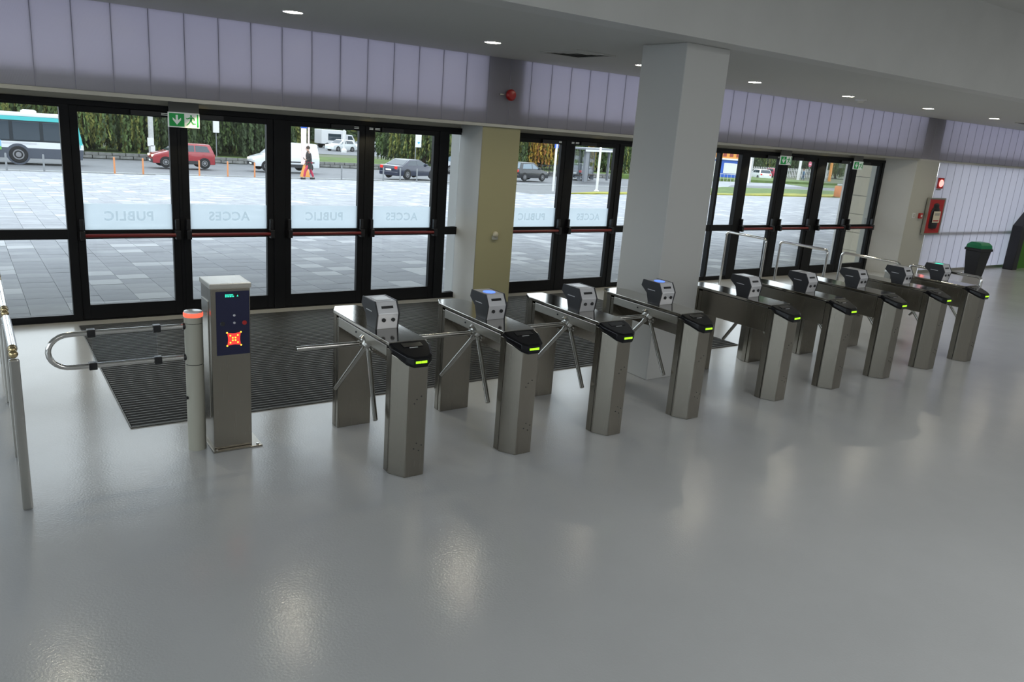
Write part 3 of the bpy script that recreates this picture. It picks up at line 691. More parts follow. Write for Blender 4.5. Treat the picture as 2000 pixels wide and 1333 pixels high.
# kerb
kb = sroot('kerb_line')
for k in range(34):
    x0 = -14+k*1.8; y0 = 36.5+.037*x0
    b_ = MB().box(0, 1.79, 0, .22, -.25, .03)
    o = b_.build('kerb_block', M['kerbstone'], kb, bevel=.02); o.location = (x0, y0, G(y0)); o.rotation_euler = (0, 0, .037)
# pavers: near ones singly, the rest as one joined field
pvr = {}
TP = .42
for k_, mm in (('a', 'paver_a'), ('b', 'paver_b'), ('c', 'paver_c')):
    pvr[k_] = MB().box(.002, TP-.002, .002, .41-.002, -.05, 0).mesh('paver', M[mm])
far = MB(); rp = random.Random(4)
col0 = -6.25
for i in range(125):
    x0 = col0+i*TP
    for j in range(89):
        y0 = .12+j*.41
        if y0 > 35.9+.037*x0 or (x0 > 26 and y0 > 26.3+ (x0-29)*.17): continue
        r_ = rp.random(); c_ = 'a' if r_ < .60 else ('c' if r_ < .90 else 'b')
        za, zb2 = G(y0), G(y0+.41); dz = rp.uniform(-.002, .002)
        if -.6 < x0 < 7.9 and j < 12:
            o = inst(pvr[c_], 'paver', fc_, (x0, y0, (za)+dz)); o.rotation_euler = (math.atan2(zb2-za, .41), 0, 0)
        else:
            e = .003
            far.add([(x0+e, y0+e, za+dz), (x0+TP-e, y0+e, za+dz), (x0+TP-e, y0+.41-e, zb2+dz), (x0+e, y0+.41-e, zb2+dz)], [(0, 1, 2, 3)], 'acb'.index(c_))
            o_ = len(far.v)-4; b0 = len(far.v)
            far.v += [(a_, b_, z_-.03) for a_, b_, z_ in far.v[o_:o_+4]]
            for q in range(4): far.f.append((o_+q, o_+(q+1) % 4, b0+(q+1) % 4, b0+q)); far.m.append('acb'.index(c_))
far.build('paver_field', [M['paver_a'], M['paver_c'], M['paver_b']], fc_, kind='stuff')
# beige stone wing beside the far door: slabs in courses
wg = sroot('wall_wing')
MB().box(17.06, 18.2, .07, .70, -.05, 3.4).build('core', M['joint'], wg)
for k in range(8):
    z0 = -.04+k*.425
    for (ya, yb) in ((.06, .73),):
        MB().box(17.02, 17.07, ya, yb-.006, z0+.006, z0+.42).build('stone_slab', M['cladding'], wg, bevel=.004)
    MB().box(17.02, 18.2, .73, .755, z0+.006, z0+.42).build('stone_slab', M['cladding'], wg, bevel=.004)
wp = MB().box(17.62, 17.70, 1.25, 1.33, -.05, 3.4).build('corner_post', mat('white steel post', (.7, .7, .68), .4)); tag(wp, 'white steel post outside, left of the beige stone wing', 'post')
# grass strip beside the forecourt
sheet([(29.2, 26.9), (47, 30.4), (64, 31.9), (78, 33.2), (78, 36.5), (62, 36), (46, 32), (34, 29.6)], .03, 'grass_strip_edge', M['grass_y'], .15)
sheet([(46, 32.02), (62, 36.02), (78, 36.52), (80, 43), (62, 43), (50, 36)], .03, 'grass_strip', M['grass'], .15)
sheet([(84, 49), (110, 50), (118, 56), (100, 58), (88, 55)], .03, 'grass_island', M['grass'], .15)
sheet([(64, 44), (90, 44.5), (120, 47), (120, 50), (96, 49), (84, 48.5), (68, 47)], .02, 'side_street', M['asphalt'], .1)
# far verge: low stone wall, lawn behind it
sw = sroot('wall_garden')
rs = random.Random(9)
for k in range(60):
    for r_ in range(2):
        x0 = 4+k*.9+(r_ % 2)*.4
        MB().box(0, .86, 0, .35+rs.uniform(-.05, .05), .22*r_, .22*r_+.205).build('stone_block', M['stone'], sw, bevel=.03).location = (x0, 54.6, G(54.6)-.12)
sheet([(-60, 54.95), (100, 55.3), (100, 66), (-60, 66)], .30, 'verge_lawn', M['grass'], .5)

# ------------------------------------------------------------------ vehicles
CARG = mat('tinted car glass', (.03, .045, .06), .06, spec=.8)
CARL = mat('pale car glass', (.16, .22, .27), .06, spec=.8)
TYRE = mat('tyre rubber', (.012, .012, .013), .8); RIM = mat('wheel rim', (.23, .23, .24), .4)
PLATE = M['sign_white']; HEADL = mat('headlamp', (.9, .85, .7), .1, emit=(1, .85, .55), estr=.8); TAILL = mat('tail lamp', (.5, .01, .01), .2, emit=(1, .08, .05), estr=.5)
AMBER = mat('indicator lamp', (.6, .25, .02), .2, emit=(1, .4, .02), estr=.9)
BUMP = mat('dark bumper plastic', (.03, .03, .033), .6)
def wheel(t, xx, yy, r, wd, s):
    wl = MB().lathe([(r*.62, 0), (r*.93, 0), (r, .03), (r, wd-.03), (r*.93, wd), (r*.62, wd)], n=22).build('wheel', TYRE, t, smooth=True)
    wl.location = (xx, yy, r); wl.rotation_euler = (s*PI/2, 0, 0)
    MB().lathe([(r*.60, wd*.55), (r*.60, wd+.003), (r*.50, wd+.006), (r*.42, wd-.01), (r*.16, wd+.012)], n=16).build('hub_cap', RIM, wl, smooth=True)
def car(name, label, loc, rz, L, W, H, col, low, gh, wins, wx, wr=.31, lower=None, glass=None, group='cars on the street', rear_glass=True, front_glass=True, roof_t=None):
    t = thing(name, label, 'van' if 'van' in name else 'car', loc, rz, group)
    paint = mat('paint '+label[:18], col, .22, spec=.6, coat=.6)
    MB().prism(low, 'y', -W/2, W/2).build('body', paint, t, bevel=.07, smooth=True)
    zb, zt2 = gh[0][1], max(p[1] for p in gh)
    hw = lambda z: W/2*(.985-.20*(z-zb)/(zt2-zb))
    MB().loft([[(a, -hw(z), z) for a, z in gh], [(a, hw(z), z) for a, z in gh]]).build('cabin', paint, t, bevel=.05, smooth=True)
    gm = glass or CARG
    for s in (-1, 1):
        for wn in wins:
            MB().loft([[(a, s*(hw(z)-.02), z) for a, z in wn], [(a, s*(hw(z)+.008), z) for a, z in wn]]).build('side_window', gm, t)
    n = len(gh)
    def slope(p, q, nm, in_=.08):
        (x0, z0), (x1, z1) = p, q
        a = .12; A = (x0+(x1-x0)*a, z0+(z1-z0)*a); B = (x0+(x1-x0)*(1-a), z0+(z1-z0)*(1-a))
        nx, nz = (z1-z0), -(x1-x0); l_ = math.hypot(nx, nz); nx, nz = nx/l_, nz/l_
        if (nx > 0) != (x0 > 0): nx, nz = -nx, -nz
        r0, r1_ = hw(A[1])-in_, hw(B[1])-in_
        MB().loft([[(A[0]-nx*.02, -r0, A[1]-nz*.02), (A[0]-nx*.02, r0, A[1]-nz*.02), (B[0]-nx*.02, r1_, B[1]-nz*.02), (B[0]-nx*.02, -r1_, B[1]-nz*.02)],
                   [(A[0]+nx*.012, -r0, A[1]+nz*.012), (A[0]+nx*.012, r0, A[1]+nz*.012), (B[0]+nx*.012, r1_, B[1]+nz*.012), (B[0]+nx*.012, -r1_, B[1]+nz*.012)]]).build(nm, gm, t)
    if rear_glass: slope(gh[0], gh[1], 'rear_window')
    if front_glass: slope(gh[-1], gh[-2], 'windscreen')
    fx, rx = max(p[0] for p in low), min(p[0] for p in low)
    zl = low[0][1]
    MB().box(fx-.12, fx+.02, -W/2+.02, W/2-.02, zl+.02, zl+.28).build('front_bumper', BUMP if lower else paint, t, bevel=.05)
    MB().box(rx-.02, rx+.12, -W/2+.02, W/2-.02, zl+.02, zl+.28).build('rear_bumper', BUMP if lower else paint, t, bevel=.05)
    for s in (-1, 1):
        MB().box(fx-.16, fx+.012, s*W*.36-.16, s*W*.36+.16, zl+.38, zl+.53).build('headlight', HEADL, t, bevel=.03)
        MB().box(rx-.012, rx+.14, s*W*.38-.14, s*W*.38+.14, zl+.46, zl+.66).build('tail_light', TAILL, t, bevel=.03)
        MB().box(.55, .75, s*(W/2-.01)-.09, s*(W/2-.01)+.09, zb+.02, zb+.17).build('door_mirror', paint, t, bevel=.03)
        if lower: MB().box(-L*.3, L*.3, s*W/2-.015, s*W/2+.015, zl+.02, zl+.22).build('sill', BUMP, t, bevel=.01)
        for xx in wx:
            wa = MB().lathe([(wr*1.16, 0), (wr*1.16, .012)], n=22).build('wheel_arch', M['black'], t); wa.location = (xx, s*(W/2-.004), wr); wa.rotation_euler = (-s*PI/2, 0, 0)
            wheel(t, xx, s*(W/2-.17), wr, .20, -s)
    for e_, s in ((fx, 1), (rx, -1)): MB().box(e_-.012 if s > 0 else e_-.03, e_+.03 if s > 0 else e_+.012, -.26, .26, zl+.10 if s > 0 else zl+.34, zl+.21 if s > 0 else zl+.45).build('number_plate', PLATE, t)
    return t
def hatch(name, label, loc, rz, col, L=3.9, W=1.68, H=1.48, **k):
    h = L/2; z = .22
    low = [(-h, z), (h, z), (h, .62), (h-.15, .78), (h-.95, .93), (-h+.1, .95), (-h, .80)]
    gh = [(-h+.10, .93), (-h+.42, H), (h-1.75, H), (h-.95, .92)]
    wins = [[(-h+.45, .98), (-h+.62, H-.12), (-.25, H-.10), (-.25, .98)], [(-.17, .98), (-.17, H-.10), (h-1.85, H-.12), (h-1.25, .98)]]
    return car(name, label, loc, rz, L, W, H, col, low, gh, wins, (-h+.72, h-.78), **k)
# red minivan heading left
h = 3.85/2
car('red_minivan', 'dark red compact minivan driving left past the plaza', (11.75, 45.6, G(45)-.02), PI, 3.85, 1.75, 1.52, (.33, .028, .035),
    [(-h, .22), (h, .22), (h, .62), (h-.12, .78), (h-.85, .98), (-h+.05, 1.0), (-h, .8)],
    [(-h+.05, .98), (-h+.28, 1.52), (h-1.75, 1.54), (h-.85, .96)],
    [[(-h+.32, 1.03), (-h+.48, 1.40), (-.70, 1.43), (-.70, 1.03)], [(-.63, 1.03), (-.63, 1.43), (.22, 1.42), (.22, 1.03)], [(.29, 1.03), (.29, 1.40), (.62, 1.28), (.95, 1.03)]],
    (-h+.68, h-.78), lower=True, group=None)
# white delivery van heading left
h = 4.6/2
wv = car('white_van', 'white delivery van driving left behind the walking person', (18.5, 45.4, G(45)-.02), PI, 4.6, 1.85, 1.9, (.75, .78, .80),
    [(-h, .28), (h, .28), (h, .70), (h-.1, .85), (h-.85, 1.08), (-h+.02, 1.08), (-h, .9)],
    [(-h+.02, 1.06), (-h+.14, 1.92), (h-1.85, 1.94), (h-.85, 1.06)],
    [[(.30, 1.12), (.30, 1.72), (.62, 1.70), (1.28, 1.12)]], (-h+.85, h-.82), lower=True, wr=.32, group=None, rear_glass=False)
MB().box(-1.9, .2, .93, .95, .62, .70).build('side_rub_strip', BUMP, wv); MB().box(-1.9, .2, -.95, -.93, .62, .70).build('side_rub_strip', BUMP, wv)
# dark blue saloon leaving to the right
h = 4.6/2
car('blue_saloon', 'dark navy saloon seen from behind with red tail lights', (26.55, 41.6, G(40.5)-.05), math.radians(21), 4.6, 1.8, 1.36, (.012, .018, .045),
    [(-h, .22), (h, .22), (h, .60), (h-.15, .74), (h-1.15, .88), (-h+.55, .93), (-h+.02, .91), (-h, .68)],
    [(-h+.50, .91), (-h+1.35, 1.34), (h-2.2, 1.36), (h-1.1, .86)],
    [[(-h+.98, .95), (-h+1.45, 1.25), (-.35, 1.27), (-.35, .95)], [(-.28, .95), (-.28, 1.27), (.25, 1.25), (.82, .95)]], (-h+.98, h-.92), wr=.33, group=None)
hatch('black_hatchback', 'small black hatchback turning right beyond the olive pier', (38.9, 44.4, G(44)-.05), math.radians(12), (.010, .011, .014), L=3.7, group=None, glass=CARL)
hatch('dark_estate', 'dark car with red lights behind the bus shelter', (48.9, 49.6, G(49)-.05), math.radians(35), (.02, .03, .045), L=4.2, group=None)
hatch('silver_car', 'silver grey car partly hidden left of the olive pier', (36.6, 52.2, G(52)-.05), PI, (.42, .44, .47), group=None, glass=CARL)
hatch('white_red_car', 'white hatchback with red rear lamps on the far right street', (96, 65.5, -1.6), math.radians(62), (.72, .74, .76), L=4.1, W=1.8, group=None)
hatch('red_car', 'small red car parked behind the white far-right hatchback', (108.5, 73, -1.6), math.radians(70), (.40, .03, .07), group=None)
pk = hatch('parked_car', 'white parked car beyond the lawn, left of the lamp pole', (40.2, 88, -1.6), math.radians(200), (.66, .69, .70), group='cars parked beyond the lawn')
dup(pk, (44.6, 91, -1.6), 'white parked car beyond the lawn, just right of the lamp pole'); dup(pk, (48.2, 90, -1.6), 'white parked car beyond the lawn, rightmost of three')
# broadcast van with dish
bv = thing('box_truck', 'white box truck with a roof dish parked beyond the lawn', 'truck', (42.6, 96, -1.6), math.radians(8))
MB().box(-2.6, 1.2, -1, 1, .6, 2.5).build('box_body', mat('truck white', (.66, .66, .67), .4), bv, bevel=.06)
MB().prism([(1.2, .5), (2.7, .5), (2.7, 1.15), (2.2, 1.95), (1.2, 2.0)], 'y', -.95, .95).build('cab', mat('truck cab', (.6, .6, .62), .3), bv, bevel=.06)
MB().prism([(1.5, 1.2), (2.4, 1.2), (2.1, 1.8), (1.5, 1.8)], 'y', -.96, -.94).build('cab_window', CARG, bv)
MB().box(-1.6, .4, -1.02, -1.0, 1.1, 2.0).build('side_hatch', CARG, bv)
for xx in (-1.7, 1.9): wheel(bv, xx, -.8, .38, .24, 1); wheel(bv, xx, .8, .38, .24, -1)
MB().lathe([(.05, 0), (.7, .25), (.75, .35), (.7, .33), (.05, .06)], n=18).build('dish', M['white_gloss'], bv, smooth=True, loc=(-1.2, 0, 2.6))
# city bus, rear to the right
bus = thing('city_bus', 'white and turquoise city bus with dark windows at the far left', 'bus', (-.05, 45.3, G(45)-.03), PI)
BW, BL = 2.5, 11.9; hx = BL/2
BWH = mat('bus white', (.74, .76, .78), .3); BTQ = mat('bus turquoise', (.08, .50, .50), .3); BGR = mat('bus slate', (.075, .085, .11), .4)
def bprof(z0, z1, ins0=0, ins1=0):
    return MB().loft([[(-hx+ins0, -BW/2, z0), (hx, -BW/2, z0), (hx, BW/2, z0), (-hx+ins0, BW/2, z0)], [(-hx+ins1, -BW/2+(.0), z1), (hx, -BW/2, z1), (hx, BW/2, z1), (-hx+ins1, BW/2, z1)]])
bprof(.28, .86, .08, .0).build('skirt', BGR, bus, bevel=.03)
bprof(.861, 1.22, 0, .02).build('lower_body', BWH, bus, bevel=.01)
bprof(1.221, 2.40, .02, .30).build('window_band', mat('bus pillar black', (.02, .026, .032), .25), bus, bevel=.01)
bprof(2.401, 2.62, .30, .40).build('turquoise_band', BTQ, bus, bevel=.01)
bprof(2.621, 2.82, .40, .60).build('roof', BWH, bus, bevel=.05)
MB().prism([(-hx-.01, .95), (-hx+.16, .95), (-hx+.46, 2.5), (-hx+.26, 2.5)], 'y', -BW/2-.012, BW/2+.012).build('rear_corner', BTQ, bus, bevel=.02)
MB().prism([(-hx-.012, .86), (-hx+.14, .86), (-hx+.16, 1.16), (-hx-.005, 1.16)], 'y', -BW/2-.014, BW/2+.014).build('rear_corner_base', BWH, bus, bevel=.02)
for s in (-1, 1):
    xx = -hx+.72
    for k in range(7):
        MB().box(xx, xx+1.32, s*(BW/2)-.012, s*(BW/2)+.012, 1.30, 2.34).build('bus_window', CARG, bus, bevel=.02); xx += 1.50
    for wx_ in (-hx+3.35, hx-2.7):
        wa = MB().lathe([(.60, 0), (.60, .02)], n=26).build('wheel_arch', BGR, bus); wa.location = (wx_, s*(BW/2), .50); wa.rotation_euler = (-s*PI/2, 0, 0)
        wheel(bus, wx_, s*(BW/2-.22), .48, .27, -s)
    MB().box(-hx+4.15, -hx+7.2, s*BW/2-.012, s*BW/2+.014, .72, 1.26).build('advert_panel', mat('advert sky %d' % s, (.25, .50, .72), .4), bus)
    MB().prism([(-hx+4.15, .72), (-hx+7.2, .72), (-hx+7.2, .93), (-hx+5.4, .86), (-hx+4.15, .90)], 'y', s*(BW/2+.016)-.004, s*(BW/2+.016)+.004).build('advert_meadow', mat('advert green %d' % s, (.16, .45, .10), .4), bus)
    MB().box(-hx+4.5, -hx+5.6, s*(BW/2+.016)-.004, s*(BW/2+.016)+.004, 1.03, 1.10).build('advert_stripe', mat('advert pink %d' % s, (.6, .15, .25), .4), bus)
    MB().box(-hx+2.4, -hx+4.1, s*BW/2-.012, s*BW/2+.012, 1.08, 1.17).build('service_flap', M['silver'], bus)
for xx in (-hx+2.6, -hx+5.3, -hx+8.2): MB().lathe([(.42, 0), (.40, .13), (.28, .19)], n=18).build('roof_vent', BWH, bus, smooth=True, loc=(xx, -.3, 2.81))

# ------------------------------------------------------------------ street furniture
def bollard(i, x0, y0, m, label, h):
    t = MB().lathe([(.045, 0), (.045, h-.05), (.035, h-.01), (.012, h)], n=12).build('bollard', m, smooth=True, loc=(x0, y0, G(y0)))
    tag(t, label, 'bollard', 'bollards along the kerb'); return t
BGREY = mat('bollard grey', (.22, .23, .24), .5); BOR = mat('bollard orange', (.62, .24, .09), .5)
bl = [(1.63, BGREY, 'thin grey bollard before the bus wheel, left of it'), (3.23, BGREY, 'thin grey bollard right of the bus wheel'), (6.46, BOR, 'first orange bollard right of the bus'), (7.86, BOR, 'second orange bollard right of the bus'),
      (10.78, BOR, 'orange bollard under the large exit sign, before the red minivan'), (12.35, BOR, 'orange bollard by the rear wheel of the red minivan'), (13.9, BOR, 'orange bollard left of the white van'),
      (19.36, BGREY, 'grey bollard right of the walking person'), (22.27, BGREY, 'grey bollard left of the navy saloon'), (23.5, BGREY, 'grey bollard at the tail of the navy saloon'),
      (24.76, BGREY, 'grey bollard before the rear wheel of the navy saloon'), (26.2, BGREY, 'grey bollard before the doors of the navy saloon'), (28.4, BGREY, 'grey bollard next to the olive pier'), (37.0, BGREY, 'grey bollard before the black hatchback')]
for i, (bx, mm, lb_) in enumerate(bl): bollard(i, bx, 36.25+.037*bx+.0, mm, lb_, .86)
# wire running along the kerb
def pole(name, label, cat, x0, y0, h, r, m, r2=None):
    t = thing(name, label, cat, (x0, y0, G(y0)))
    MB().cyl((0, 0, -.1), (0, 0, h), r, r2 or r*.7, 14).build('shaft', m, t, smooth=True); return t
CONC = mat('concrete pole', (.50, .50, .49), .8, var=.1); WHT = mat('white enamel', (.78, .77, .75), .4); PINKW = mat('pale pink banner', (.80, .66, .62), .6); ORG = mat('orange enamel', (.72, .30, .06), .5); BLU = mat('blue sign enamel', (.03, .12, .55), .4)
t = pole('concrete_pole', 'white concrete pole with a torn poster and red striped foot', 'pole', 11.45, 54.0, 8, .20, CONC)
MB().box(-.30, .12, -.27, -.20, .95, 1.55).box(-.10, .20, -.27, -.20, .55, 1.0).build('poster', WHT, t); MB().lathe([(.215, .0), (.215, .16)], n=14).build('red_band', M['red_gloss'], t); MB().lathe([(.215, .28), (.213, .42)], n=14).build('red_band', M['red_gloss'], t)
t = pole('stop_sign_pole', 'thin pole with a pale box sign right of the large exit sign', 'sign', 16.6, 56.0, 4.6, .05, BGREY)
MB().box(-.24, .24, -.09, .09, 2.15, 3.9).build('sign_box', WHT, t, bevel=.03)
t = thing('banner_pylon', 'tall pale pink banner pylon with blue top behind the walking person', 'banner', (17.6, 38.6, G(38.6)))
MB().box(-.26, .06, -.06, .06, .75, 2.98).build('banner_sheet', PINKW, t, bevel=.02); MB().cyl((.22, 0, 0), (.22, 0, 3.6), .06, n=12).build('mast', PINKW, t, smooth=True)
MB().box(-.28, .10, -.07, .07, 2.985, 3.6).build('blue_head', BLU, t, bevel=.02); MB().loft([rect(.28, .2, 0), rect(.10, .08, .76)]).build('orange_foot', ORG, t, bevel=.02)
t = pole('lamp_post', 'pale grey lamp post standing beyond the lawn', 'lamp post', 39.2, 84.5, 7, .13, WHT)
MB().lathe([(.34, 0), (.34, .3), (.22, .5)], n=14).build('foot', WHT, t)
t = pole('bus_stop_sign', 'white stop sign with a blue arrow on a slim pole above the navy saloon', 'sign', 33.8, 54.9, 3.3, .05, BGREY)
MB().box(-.05, .55, -.05, .0, 1.95, 3.25).build('plate', WHT, t, bevel=.01); MB().prism([(.14, 2.42), (.42, 2.42), (.28, 2.22)], 'y', -.06, -.05).build('arrow', mat('sky blue print', (.05, .45, .75), .5), t)
t = pole('flag_pole', 'white pole with a blue square sign left of the bus shelter', 'pole', 31.0, 30.3, 3.0, .07, WHT, .07)
MB().box(-.14, .14, -.03, .03, 2.64, 2.90).build('blue_sign', BLU, t)
t = pole('flag_mast', 'bright white mast standing on the grass before the bus shelter', 'mast', 34.8, 30.45, 9, .085, WHT)
MB().lathe([(.16, 0), (.16, .05), (.1, .1)], n=14).build('foot', WHT, t)
t = pole('flag_mast', 'orange and white mast at the left edge of the far door group', 'mast', 51.2, 31.7, 9, .085, WHT)
MB().cyl((-.10, 0, 0), (-.10, 0, 8), .05, n=10).build('orange_tube', ORG, t)
t = pole('white_pole', 'white pole with a side tube beside the white far-right hatchback', 'pole', 78.2, 53.1, 8, .14, WHT); MB().cyl((.35, 0, 0), (.35, 0, 8), .09, n=10).build('side_tube', CONC, t)
t = pole('far_pole', 'pale tapering pole beside the far pedestrian', 'pole', 107.5, 67.2, 9, .22, WHT)
t = pole('round_sign', 'round pink-red road sign on a post right of the far pedestrian', 'sign', 112.2, 68.8, 3.0, .05, BGREY)
dsc = MB().lathe([(.42, 0), (.42, .04)], n=20).build('disc', mat('sign pink red', (.62, .08, .16), .4), t); dsc.location = (0, -.02, 2.55); dsc.rotation_euler = (PI/2, 0, 0)
MB().box(-.28, .28, -.08, -.06, 2.48, 2.62).build('bar', WHT, t)
t = pole('orange_pole', 'tall orange pole beyond the grass island', 'pole', 118.4, 69.0, 9, .24, ORG)
t = pole('twin_pole', 'pale twin pole left of the orange pole', 'pole', 116.5, 69.2, 9, .12, CONC); MB().cyl((1.0, 0, 0), (1.0, 0, 9), .12, n=10).build('second_shaft', CONC, t)
t = thing('litter_bin', 'grey brown round litter bin on the forecourt edge', 'bin', (29.0, 26.75, G(26.7)))
MB().lathe([(.27, 0), (.30, .05), (.30, .62), (.27, .66)], n=18).build('drum', mat('taupe bin', (.23, .20, .19), .6), t, smooth=True); MB().lathe([(.24, .66), (.22, .70)], n=18).build('lid', M['black'], t)
t = thing('litter_bin', 'orange round litter bin at the far grass strip', 'bin', (64.1, 31.5, G(31.5)))
MB().lathe([(.42, 0), (.46, .05), (.46, .9), (.42, .96)], n=18).build('drum', mat('orange bin', (.60, .22, .08), .6), t, smooth=True); MB().lathe([(.3, .96), (.28, .99)], n=18).build('lid', M['black'], t)
# bus shelter
t = thing('bus_shelter', 'grey steel bus shelter with slatted posts and flat roof', 'shelter', (44.6, 43.6, G(43.6)), math.radians(30))
SHG = mat('shelter grey', (.17, .18, .20), .45)
MB().box(-.42, .42, -.10, .10, 0, 2.75).build('broad_post', SHG, t, bevel=.02)
MB().box(5.9, 6.1, -.10, .10, 0, 2.75).build('post', SHG, t, bevel=.02)
MB().box(-1.2, 6.6, -.3, 1.6, 2.75, 2.92).build('roof', SHG, t, bevel=.03); MB().box(-1.2, 6.6, -.32, -.30, 2.62, 2.78).build('roof_edge', M['silver'], t)
for k in range(4): MB().box(.6+k*1.32, .6+k*1.32+1.26, 1.36, 1.38, .25, 2.6).build('glass_panel', M['acrylic'], t)
for k in range(5): MB().box(.54+k*1.32, .60+k*1.32, 1.34, 1.40, 0, 2.75).build('mullion', SHG, t)
for k in range(3): MB().box(1.2, 5.0, .9+k*.14, 1.01+k*.14, .44, .48).build('bench_slat', M['bark'], t)
for xx in (1.4, 4.8): MB().box(xx, xx+.06, .92, 1.25, 0, .44).build('bench_leg', SHG, t)
# ornamental fence behind the hatchback
t = thing('railing', 'ornamental dark metal railing behind the black hatchback', 'railing', (41.5, 52.2, G(52.2)), math.radians(4))
for zz in (.12, .95): MB().box(0, 9, -.025, .025, zz, zz+.05).build('rail', BUMP, t)
for k in range(10): MB().box(k-.03, k+.03, -.03, .03, -.1, 1.05).build('post', BUMP, t)
for k in range(9):
    for j in range(4): MB().box(k+.16+j*.22, k+.18+j*.22, -.012, .012, .15, .95).build('baluster', BUMP, t)
    o = MB().tube([(k+.5+.18*math.cos(a*PI/8), 0, .55+.18*math.sin(a*PI/8)) for a in range(17)], .018, 6).build('ring', BUMP, t)
# kiosk and notice boards
t = thing('kiosk', 'blue kiosk with white posters and an orange fascia on the far right', 'kiosk', (83.5, 61.0, G(61)), math.radians(-40))
MB().box(-2.6, 2.6, -1.2, 1.2, 0, 2.55).build('cabin', BLU, t, bevel=.04)
MB().box(-.75, .95, -1.24, -1.2, .85, 2.15).build('poster', WHT, t); MB().box(-2.5, -1.2, -1.24, -1.2, .3, 2.3).build('poster', WHT, t)
MB().box(-2.9, 2.9, -1.5, 1.5, 2.55, 2.75).build('roof', WHT, t); MB().box(-2.7, 2.7, -1.35, -1.2, 2.75, 3.55).build('fascia', ORG, t)
for k in range(5): MB().box(-1.9+k*.85, -1.45+k*.85, -1.37, -1.35, 2.95, 3.35).build('fascia_block', mat('fascia red %d' % k, (.30, .05, .03), .5), t)
for r_ in range(5): MB().box(1.45, 2.35, -1.24, -1.2, .4+r_*.38, .62+r_*.38).build('notice', mat('notice %d' % r_, ((.5, .08, .12) if r_ > 3 else (.08, .10, .4)), .5), t)
t = thing('crowd_barrier', 'low steel crowd barrier before the blue kiosk', 'barrier', (72.5, 51.5, G(51.5)), math.radians(-40))
MB().tube([(-2, 0, 0), (-2, 0, 1.0), (2, 0, 1.0), (2, 0, 0)], .04, 8).build('frame', CONC, t)
for k in range(9): MB().cyl((-1.6+k*.4, 0, .1), (-1.6+k*.4, 0, 1.0), .022, n=6).build('bar', CONC, t)
# pale picket fence far right
t = thing('picket_fence', 'pale picket fence below the dark trees on the far right', 'fence', (92, 72, -1.6), math.radians(8))
for zz in (.35, 1.15): MB().box(0, 40, -.03, .03, zz, zz+.08).build('rail', CONC, t)
pk_ = MB().box(-.11, .11, -.03, .03, 0, 1.55).mesh('picket', CONC)
for k in range(72): inst(pk_, 'picket', t, (.3+k*.55, -.04, 0))

